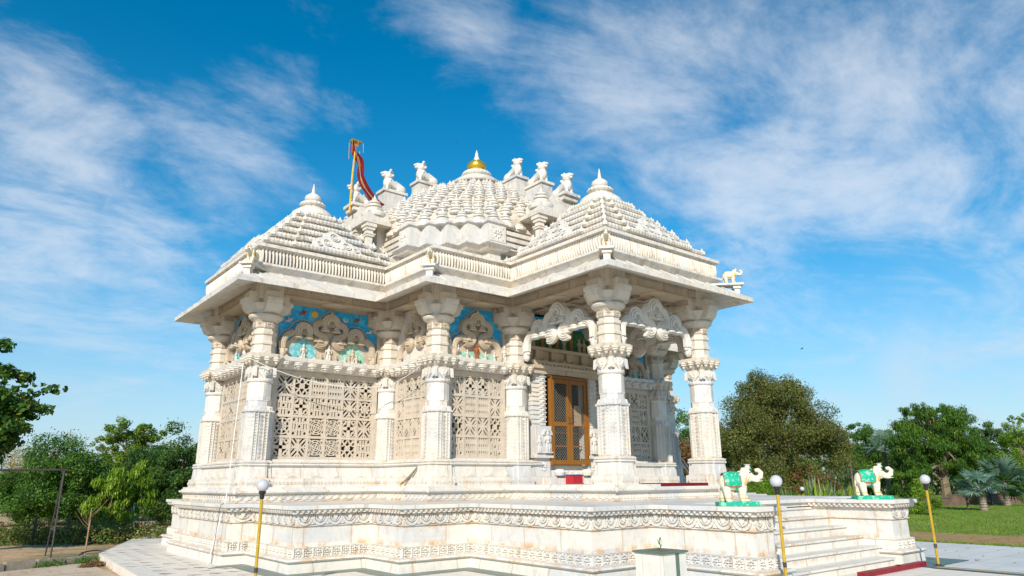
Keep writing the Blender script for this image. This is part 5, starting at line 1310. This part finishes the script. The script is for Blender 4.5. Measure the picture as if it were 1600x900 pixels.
tree('dense_tree','dark tree standing behind the drooping trees','tree',at(232,33),3.6,LB([(0,0,2.0,1.3,1.2,1.5)]),LF['dark'],12000,.12,18,.1,G1,20,.22,(.4,.4,.2),.2,.45,6)
tree('bamboo_clump','straw coloured bamboo clump at the far left','bamboo',at(20,38),3.6,LB([(0,0,2.2,1.6,1,1.4),(1.4,0,2.6,1.0,.9,1.0)]),LF['straw'],7000,.16,19,.05,G1,16,.22,(.45,.35,.2),.3,.16,16)
tree('bamboo_clump','faint green feathery bamboo above the dark tree beside the temple','bamboo',at(262,45),5.0,LB([(0,0,3.4,1.5,1,1.1),(-1.6,0,3.1,.9,.8,.8)]),LF['straw'],2600,.16,20,.04,G1,14,.24,(.2,.2,.6),.3,.14,14)
def bare(u,D,h,seed,label):
    t=empty('bare_tree',at(u,D)); tag(t,label,'bare tree',G1); r=random.Random(seed); q=MB(); q.tube([(0,0,0),(.05,0,h*.5),(.12,.02,h)],[.045,.03,.012],6)
    for k in range(26):
        z=h*(.45+.54*k/26); a=r.uniform(0,2*PI); l=.75*(1.15-k/26); q.tube([(.08,0,z),(.08+math.cos(a)*l*.6,math.sin(a)*l*.6,z+l*.35),(.08+math.cos(a)*l,math.sin(a)*l,z+l*.8)],[.012,.008,.003],4)
    q.build('stem',leafmat('dry_twig%d'%seed,(.26,.19,.12),0),t)
bare(76,36,4.1,1,'thin bare pole-like tree, left one of the pair above the round bush'); bare(94,36,4.5,2,'taller thin bare tree, right one of the pair above the round bush')
# low hedge of weeds under the fence
cl=[]; rr=random.Random(5)
for k in range(60):
    p=bearing(-10+k*4.6,rr.uniform(20.5,22.5)); s=rr.uniform(.22,.42); cl.append((p.x,p.y,-.12+s*.45,s*1.3,s*1.3,s*(.9 if k%7 else 1.5)))
o=leaves('weed_hedge',cl,16000,.085,[LF['green'][0],LF['olive'][1],LF['olive'][2],LF['straw'][1]],None,31,(.35,.25,.25,.15)); o['kind']='stuff'
# fence
fe=empty('rail_fence',at(100,20)); tag(fe,'old brown post and rail fence running below the bushes on the left','fence')
loc=Vector(fe.location)
def rel(u,D,z): p=bearing(u,D); return (p.x-loc.x,p.y-loc.y,z+.16)
for u,D in ((7,20),(66,20.5),(117,21),(215,24)):
    q=MB(); x,y,_=rel(u,D,0); q.tube([(x,y,-.1),(x,y,.82 if u!=215 else 1.05)],.035,6); q.build('post',IRON if u!=215 else flat('green_post_paint',(.02,.16,.10),.6),fe)
q=MB(); q.tube([rel(-30,19.5,.52-.16),rel(7,20,.54-.16),rel(66,20.5,.56-.16),rel(117,21,.56-.16),rel(170,23,.6-.16)],.018,6); q.tube([rel(170,23,.44),rel(215,24,.75),rel(330,30,.72)],.012,5); q.build('rail',flat('rusty_rail',(.16,.09,.06),.8),fe)
# goal frame
gl=empty('goal_post',(-9.59,3.54,-.15)); tag(gl,'black iron goal frame with crossbar and double leg on the dry ground','goal post')
q=MB(); q.tube([(0,0,0),(.02,.12,1.98)],.019,8); q.build('front_leg',IRON,gl)
q=MB(); q.tube([(0.0,.95,0),(.02,.2,1.90)],.017,8); q.build('rear_leg',IRON,gl)
q=MB(); q.tube([(0,.04,.62),(.0,.70,.64)],.02,6); q.build('brace',IRON,gl)
q=MB(); q.tube([(.07,.12,2.0),(-2.9,.05,1.98)],.024,8); q.build('crossbar',IRON,gl)
# kerb stones
KST=flat('concrete_kerb',(.30,.27,.22),.9,.2,5,bump=.5)
a=Vector((-8.95,2.18)); d=(Vector((-10.9,1.25))-a).normalized()
for k in range(9):
    q=MB(); q.box(.01,.60,-.07,.07,-.02,.15); 
    q.box(.03,.58,-.06,.06,.15,.165)
    o=q.build('kerb_stone',KST); o.location=(a.x+d.x*(.02+.62*k),a.y+d.y*(.02+.62*k),-.17); o.rotation_euler=(.03*math.sin(k),.04*math.cos(k*2),math.atan2(d.y,d.x)+.03*math.sin(k*2.3)); tag(o,'worn grey kerb stone in the row along the dirt track','kerb stone','kerb stones beside the dirt track')
sp=empty('sapling',at(149,13.5)); sp.location=(bearing(149,17.5).x,bearing(149,17.5).y,-.15); tag(sp,'thin bare sapling with a straight stem and few twigs, right of the goal frame','sapling')
q=MB(); q.tube([(0,0,0),(.01,0,.8),(.0,0,1.1)],[.02,.017,.008],6); rr=random.Random(3)
for k in range(8):
    a_=rr.uniform(0,6.3); z=.55+.06*k; q.tube([(0,0,z),(math.cos(a_)*.15,math.sin(a_)*.15,z+.12),(math.cos(a_)*.38,math.sin(a_)*.38,z+.42)],[.006,.004,.002],4)
q.build('stem',flat('pale_stem',(.34,.22,.12),.8),sp)
def tuft(name,label,pts,n,size,mats,seed,kind=True):
    o=leaves(name,pts,n,size,mats,None,seed,(.4,.4,.2),0,.25); tag(o,label,'weed','weeds by the kerb'); return o
for k,(x,y,s,l) in enumerate(((-9.75,1.75,.22,'green weed clump growing over the middle of the kerb row'),(-9.0,2.05,.20,'green weed clump at the corner of the marble paving'),(-9.05,1.0,.14,'brown withered weed lying on the track below the paving edge'))):
    tuft('weed_clump',l,[(x,y,-.12,s*1.3,s,s*.5),(x-.2,y-.1,-.12,s,s,s*.4)],900,.06,LF['green'] if k<2 else LF['rust'],40+k)
ho=MB(); ho.tube([(-8.75+.35*math.cos(t),3.0+.3*math.sin(t),-.13+.12*max(0,math.sin(t*1.0))) for t in np.linspace(0,4.6,20)],.016,6); o=ho.build('black_hose',BLACK,smooth=True); tag(o,'black hose looping on the dry ground beside the paving','hose')
# right side
tree('large_tree','large olive brown feathery tree right of the porch','tree',at(1222,40),8.2,LB([(0,0,5.6,2.2,2.0,1.8),(-1.6,0,4.6,1.9,2.0,1.8),(1.6,0,4.7,1.9,2.0,1.8),(0,0,3.2,3.5,2.4,1.9),(.6,0,6.7,1.3,1.2,.9),(-.9,0,6.8,1.2,1.1,1.0),(-2.6,0,3.0,1.3,1.5,2.0),(2.7,0,3.2,1.2,1.5,1.8),(0,-.5,1.6,3.6,1.8,1.3)]),LF['olive'],125000,.12,51,.22,G2,26,.26,(.38,.24,.38),.1,.42,34)
tree('green_tree','brighter green tree at the left of the large olive tree, behind the right porch column','tree',at(1132,44),5.6,LB([(0,0,3.8,1.3,1.2,1.4),(.3,0,2.3,1.4,1.2,1.4)]),LF['green'],12000,.13,52,.12,G2,18,.24,(.3,.2,.5),.1,.45,8)
tree('green_tree','small green tree seen through the porch between the right columns','tree',at(1072,44),6.2,LB([(0,0,4.6,1.1,1.2,1.5),(0,0,3.2,1.2,1.2,1.2)]),LF['green'],8000,.13,53,.12,G2,14,.24,(.4,.3,.3),.1,.45,8)
tree('rusty_tree','rusty brown shrub seen between the right porch columns','shrub',at(1072,36),3.6,LB([(0,0,2.0,1.3,1.2,1.6),(0,0,.9,1.3,1.2,.9)]),LF['rust'],9000,.13,54,.1,G2,14,.24,(.45,.3,.25),.1,.45,8)
tree('green_tree','rounded green tree behind the far elephant','tree',at(1352,52),5.6,LB([(0,0,4.9,1.5,1.4,1.1),(1.3,0,4.7,1.1,1.2,.9),(-1.2,0,3.2,1.4,1.4,1.4),(1.2,0,2.6,1.8,1.5,1.6),(0,0,1.5,2.6,1.5,1.2)]),LF['green'],40000,.13,55,.14,G2,14,.22,(.42,.38,.2),.1,.45,12)
tree('brown_tree','reddish brown small tree behind the garden bushes left of the far elephant','tree',at(1262,34),2.6,LB([(0,0,1.6,.8,.7,.7),(.9,0,1.2,.7,.6,.6)]),LF['rust'],3600,.10,56,.05,G2,12,.22,(.4,.3,.3),.1,.4,10)
tree('drooping_leaf_tree','tall broad tree with hanging feathery leaves and a thick pale trunk','tree',at(1476,42),6.2,LB([(0,0,4.4,2.1,1.8,1.7),(-1.5,0,3.9,1.5,1.5,1.5),(1.3,0,4.5,1.5,1.4,1.4),(-2.1,0,2.1,1.4,1.3,1.3),(-.3,0,2.7,2.1,1.6,1.1),(1.5,0,2.6,1.1,1.2,1.1),(-1.2,0,5.6,.8,.8,.6),(.6,0,5.6,.8,.8,.5),(-2.4,0,.9,1.2,1.0,.9)]),[LF['green'][0],LF['green'][1],LF['green'][2]],62000,.19,57,.24,G2,12,.22,(.42,.33,.25),.55,.20,16,bark=flat('pale_trunk',(.22,.165,.11),.9,.2,8,bump=.5))
tree('dark_tree','dark rounded tree behind the silver palms near the right edge','tree',at(1550,58),6.5,LB([(0,0,4.9,2.0,1.6,1.2),(1.8,0,4.2,1.8,1.6,1.2),(-1.6,0,4.0,1.5,1.4,1.2),(0,0,2.6,3.2,1.6,1.5)]),LF['dark'],36000,.14,58,.16,G2,14,.22,(.35,.35,.3),.1,.45,10)
tree('light_tree','pale yellow green tree cut by the right edge of the picture','tree',at(1606,46),5.6,LB([(0,0,3.9,1.2,1.4,1.4),(-.3,0,2.4,1.5,1.4,1.4),(.2,0,5.3,.6,.6,.4),(-.3,0,1.1,1.5,1.2,1)]),LF['bright'],20000,.12,59,.12,G2,14,.22,(.25,.5,.25),.1,.42,12)
tree('thin_tree','slender dark green tree between the rounded tree and the broad drooping tree','tree',at(1412,50),5.2,LB([(0,0,3.4,1.2,1.1,1.0),(-.4,0,2.2,1.3,1.1,1.1)]),LF['dark'],8000,.15,60,.1,G2,12,.24,(.35,.4,.25),.2,.4,8)
# backdrop wood far away reading as one mass
cl=[]; rr=random.Random(8)
for k in range(150):
    u=-60+k*11.6; D=rr.uniform(62,74); p=bearing(u,D); h=rr.uniform(1.0,1.6)*(1.75 if u>1080 else 1.15); cl.append((p.x,p.y,h*.9,2.0,2.0,h*1.25))
o=leaves('distant_wood',cl,70000,.32,LF['dark'],None,61,(.4,.35,.25),.1,.5); o['kind']='stuff'
# palms
def fan_palm(u,D,h,fr_l,n,seed,label,mats,name='silver_fan_palm',group='palms by the lawn',hang=0):
    t=empty(name,at(u,D)); tag(t,label,'palm',group); r=random.Random(seed)
    q=MB(); q.tube([(0,0,-.1),(0,0,h*.5),(.02,0,h)],[.17,.14,.12],9)
    for k in range(int(h/.12)): q.lathe([(.12,-.04),(.19,.03),(.12,.05)],(0,0,.12*k+.05),9)
    q.build('trunk',flat('palm_trunk%d'%seed,(.30,.25,.20),.9,.25,10,bump=.5),t)
    V=[];mi=[]
    st=MB()
    for k in range(n):
        a=2*PI*k/n*2.4+r.uniform(-.2,.2); el=r.uniform(-.25-hang,1.25); l=fr_l*r.uniform(.8,1.1)
        d=Vector((math.cos(a)*math.cos(el),math.sin(a)*math.cos(el),math.sin(el))); c=Vector((0,0,h))+d*l*.55
        st.tube([(0,0,h-.05),tuple(Vector((0,0,h))+d*l*.3+Vector((0,0,.03))),tuple(c)],[.03,.02,.014],5)
        side=d.cross(Vector((0,0,1))).normalized(); upv=side.cross(d).normalized()
        tilt=r.uniform(-.5,.5); 
        for j in range(22):
            th=(j/21-.5)*4.3; dirv=(d*math.cos(th)+(side*math.cos(tilt)+upv*math.sin(tilt))*math.sin(th)).normalized(); ll=l*.62*(1-.18*abs(th)/2.1); w=.030*fr_l
            e=c+dirv*ll+Vector((0,0,-.12*ll)); b=c+dirv*ll*.55; wv=dirv.cross(upv).normalized()*w
            V+=[tuple(c),tuple(b+wv+upv*.01),tuple(e),tuple(b-wv)]; mi.append(r.choice((0,0,1,2)))
    st.build('leaf_stalks',mats[2],t)
    raw('fronds',np.array(V),4,mats,np.array(mi),t); return t
fan_palm(1568,38,1.4,1.45,40,1,'large silver blue fan palm near the right edge',[LF['silver'][2],LF['silver'][0],LF['green'][1]],hang=.45)
fan_palm(1530,33,1.15,1.0,22,2,'shorter silver palm with a rough pale trunk left of the large one',[LF['silver'][2],LF['green'][1],LF['silver'][1]])
fan_palm(1388,46,3.6,1.25,16,3,'silver fan palm head showing between the trees behind the far elephant',LF['silver'])
fan_palm(1240,46,2.4,.9,12,4,'pale fan palm half hidden in the olive tree',LF['silver'])
def feather_palm(u,D,h,l,n,seed,label,mats,group='palms by the lawn'):
    t=empty('feather_palm',at(u,D)); tag(t,label,'palm',group); r=random.Random(seed); q=MB(); q.tube([(0,0,-.1),(.05,0,h)],[.07,.06],8); q.build('trunk',BARK,t)
    V=[];mi=[]
    for k in range(n):
        a=2*PI*k/n+r.uniform(-.2,.2); el=r.uniform(.1,1.3); prev=Vector((.05,0,h)); d=Vector((math.cos(a)*math.cos(el),math.sin(a)*math.cos(el),math.sin(el)))
        for j in range(16):
            d=(d+Vector((0,0,-.09))).normalized(); nx_=prev+d*l/16; sd=d.cross(Vector((0,0,1))).normalized()
            for sg in (-1,1):
                ll=l*.30*math.sin(PI*(j+1.5)/18); e=nx_+(sd*sg+d*.6+Vector((0,0,-.25))).normalized()*ll; V+=[tuple(prev),tuple(prev.lerp(e,.5)+d*.03),tuple(e),tuple(prev.lerp(e,.5)-d*.02)]; mi.append(r.randrange(3))
            prev=nx_
    raw('fronds',np.array(V),4,mats,np.array(mi),t); return t
for (u,D,h,l,s,lb_) in ((1505,43.2,4.3,1.5,1,'green feather palm crown at the top right of the drooping tree'),(1442,43.5,4.9,1.4,2,'green feather palm rising at the top of the drooping tree'),(1410,43,3.4,1.4,3,'green feather palm on the left flank of the drooping tree'),(1332,47,3.0,1.3,4,'feather palm between the olive tree and the rounded green tree'),(1350,44,2.0,1.3,5,'low feather palm above the far elephant'),(1506,34,1.1,1.1,6,'dark feather palm near the ground right of the pale trunk')):
    feather_palm(u,D,h,l,15,s,lb_,LF['green'] if s!=6 else LF['dark'])
cn=empty('conifer',at(1327,50)); tag(cn,'slim blue green conifer tip rising right of the olive tree','conifer',G2); q=MB(); q.tube([(0,0,0),(0,0,5.2)],[.08,.02],6); q.build('trunk',BARK,cn)
leaves('crown',[(0,0,1.2+.33*k,(1.1-.085*k),(1.1-.085*k),.14) for k in range(12)],3500,.16,[LF['silver'][2],LF['dark'][0],LF['dark'][1]],cn,71,(.4,.4,.2),.1,.2)
def spiky(u,D,s,seed,label,mats):
    t=empty('spiky_plant',at(u,D)); tag(t,label,'plant','spiky garden plants behind the platform'); r=random.Random(seed); V=[];mi=[]
    for k in range(110):
        a=r.uniform(0,2*PI); el=r.uniform(.35,1.5); d=Vector((math.cos(a)*math.cos(el),math.sin(a)*math.cos(el),math.sin(el))); l=s*r.uniform(.7,1.15); w=d.cross(Vector((0,0,1))).normalized()*s*.03; c=Vector((r.uniform(-.2,.2)*s,r.uniform(-.2,.2)*s,.1))
        V+=[tuple(c-w*.6),tuple(c+d*l*.5-w),tuple(c+d*l+Vector((0,0,-.05*l))),tuple(c+d*l*.5+w)]; mi.append(r.randrange(3))
    raw('blades',np.array(V),4,mats,np.array(mi),t)
for (u,D,s,lb_) in ((1272,30,1.15,'large yellow green spiky plant behind the platform, near the stair lamp'),(1288,31,1.05,'spiky plant overlapping the right side of the largest one'),(1325,31,1.0,'spiky plant just left of the far elephant'),(1228,31,.85,'low spiky plant behind the middle garden lamp'),(1310,33,.8,'small pale spiky plant between two larger ones')):
    spiky(u,D,s*1.45,int(u),lb_,[LF['bright'][2],LF['bright'][0],LF['silver'][0]])
for k,(u,D,h,w,mt,lb_) in enumerate(((1440,30,1.25,.8,'bright','bright green low bush at the foot of the wall, right of the far pedestal'),(1180,33,1.4,1.5,'bright','bright green low bush behind the near elephant'),(1215,34,1.3,.9,'green','low green bush left of the spiky plants'),(1590,42,1.3,1.0,'bright','yellow green bush below the silver palm at the right edge'))):
    t=empty('low_bush',at(u,D)); tag(t,lb_,'bush','low bushes by the lawn'); leaves('foliage',crown((0,0,h*.6),(w,w,h*.6),14,.28*w,80+k),3600,.09,LF[mt],t,80+k,(.4,.4,.2),0,.4)
# low brick wall by the lawn
M=NT('old_brick_wall'); v=M.n('ShaderNodeTexBrick'); v.inputs['Scale'].default_value=3.0; v.inputs['Color1'].default_value=(.20,.11,.075,1); v.inputs['Color2'].default_value=(.13,.08,.06,1); v.inputs['Mortar'].default_value=(.20,.16,.12,1)
cv=M.n('ShaderNodeCombineXYZ'); s_,z_,_=sz(M); M.ln(s_,cv.inputs[0]); M.ln(z_,cv.inputs[1]); M.ln(cv.outputs[0],v.inputs['Vector']); M.col(M.mix(M.ramp(M.noise(2,5,.7),.45,.7),v.outputs[0],(.10,.08,.055))); M.rough(.95); M.bump(M.noise(9,5,.7),.6,.04)
A=bearing(1405,36); B=bearing(1480,39); C=bearing(1680,44)
bwl=empty('low_brick_wall',(A.x,A.y,0)); tag(bwl,'long low weathered brick wall at the back of the lawn','wall')
for (p,q_,h,nm) in ((A,B,.40,'wall_run'),(B,C,.52,'wall_run')):
    d=(q_-p); l=d.length; ang=math.atan2(d.y,d.x); q=MB(); q.box(0,l,-.14,.14,-.2,h); q.box(0,l,-.17,.17,h,h+.05)
    for k in range(int(l/2.2)): q.box(1.1+2.2*k,1.35+2.2*k,-.20,.20,-.2,h+.09)
    o=q.build(nm,M.m,bwl); o.location=(p.x-A.x,p.y-A.y,0); o.rotation_euler=(0,0,ang)
# person far off
pr=bearing(1546,46); pm=MB()
pm.tube([(0,-.07,0),(.0,-.07,.42),(0,-.05,.8)],[.05,.06,.08],8); pm.tube([(0,.07,0),(.02,.08,.42),(0,.05,.8)],[.05,.06,.08],8); pm.tube([(0,0,.75),(0,0,1.0),(0,0,1.28),(0,0,1.36)],[.12,.125,.13,.06],10); pm.tube([(0,0,1.3),(0,0,1.42)],[.05,.05],8); pm.ellipsoid((0,0,1.50),(.085,.08,.105),10,8)
for sy in (-1,1): pm.tube([(0,sy*.13,1.28),(.02,sy*.19,1.02),(.10,sy*.17,.82)],[.055,.045,.035],8)
po=empty('person',(pr.x,pr.y,-.05)); tag(po,'distant person in a pink top and blue trousers standing among the palms','person')
remeshed(pm,.025,'body',flat('skin',(.25,.13,.08),.6),po,1)
q=MB(); q.lathe([(.15,.80),(.15,1.0),(.165,1.22),(.15,1.31),(.07,1.345)],seg=12); q.build('top',flat('pink_cloth',(.55,.20,.25),.8),po)
q=MB()
for sy in (-1,1): q.tube([(0,sy*.07,.06),(0,sy*.07,.45),(0,sy*.06,.82)],[.065,.075,.095],8)
q.build('trousers',flat('blue_cloth',(.06,.10,.20),.8),po)
q=MB(); q.ellipsoid((-.015,0,1.525),(.09,.087,.10),10,6); q.build('hair',BLACK,po)
# birds
def bird(u,v,D,s,label,a):
    p=CP+(FW+RT*((u-800)/FPX)-UP*((v-450)/FPX))*D; q=MB(); q.ellipsoid((0,0,0),(.16,.05,.05),8,6); q.ellipsoid((.16,0,.02),(.04,.035,.035),6,5); q.loft([[(-.1,-.02,0),(-.1,.02,0),(-.1,0,.015)],[(-.28,-.06,0),(-.28,.06,0),(-.28,0,.012)]])
    for sy in (-1,1): q.loft([[(.08,sy*.03,.01),(-.06,sy*.03,.01),(.01,sy*.03,.03)],[(.06,sy*.2,.10),(-.07,sy*.2,.10),(.0,sy*.2,.115)],[(-.05,sy*.38,.03),(-.1,sy*.38,.03),(-.07,sy*.38,.035)]])
    o=q.build('bird',BLACK); o.location=p; o.rotation_euler=(.2,.1,a); o.scale=(s,s,s); tag(o,label,'bird','birds in flight')
bird(1253,545,40,.42,'small dark bird flying above the large olive tree',2.6); bird(713,223,40,.18,'tiny dark bird high above the dome, left of the golden pot',.6)
# fallen leaves on stair and paving
FLM=flat('fallen_leaf',(.40,.26,.05),.8,.2,30)
for k,(x,y,z,l) in enumerate(((.05,-9.47,.797,'yellow fallen leaf on a middle step of the stair'),(.9,-10.96,.08,'yellow fallen leaf resting on the red strip'),(3.4,-11.3,.01,'brown fallen leaf on the grey paving right of the lamp'))):
    q=MB(); q.add([(-.05,0,.004),(-.02,.03,.012),(.03,.028,.01),(.06,0,.02),(.03,-.03,.008),(-.02,-.028,.006),(-.05,0,.0),(-.02,.03,.006),(.03,.028,.004),(.06,0,.014),(.03,-.03,.002),(-.02,-.028,.0)],[(0,1,2,3,4,5),(11,10,9,8,7,6)]); o=q.build('fallen_leaf',FLM); o.location=(x,y,z); o.rotation_euler=(.1,.1,k*1.3); tag(o,l,'leaf','fallen leaves')
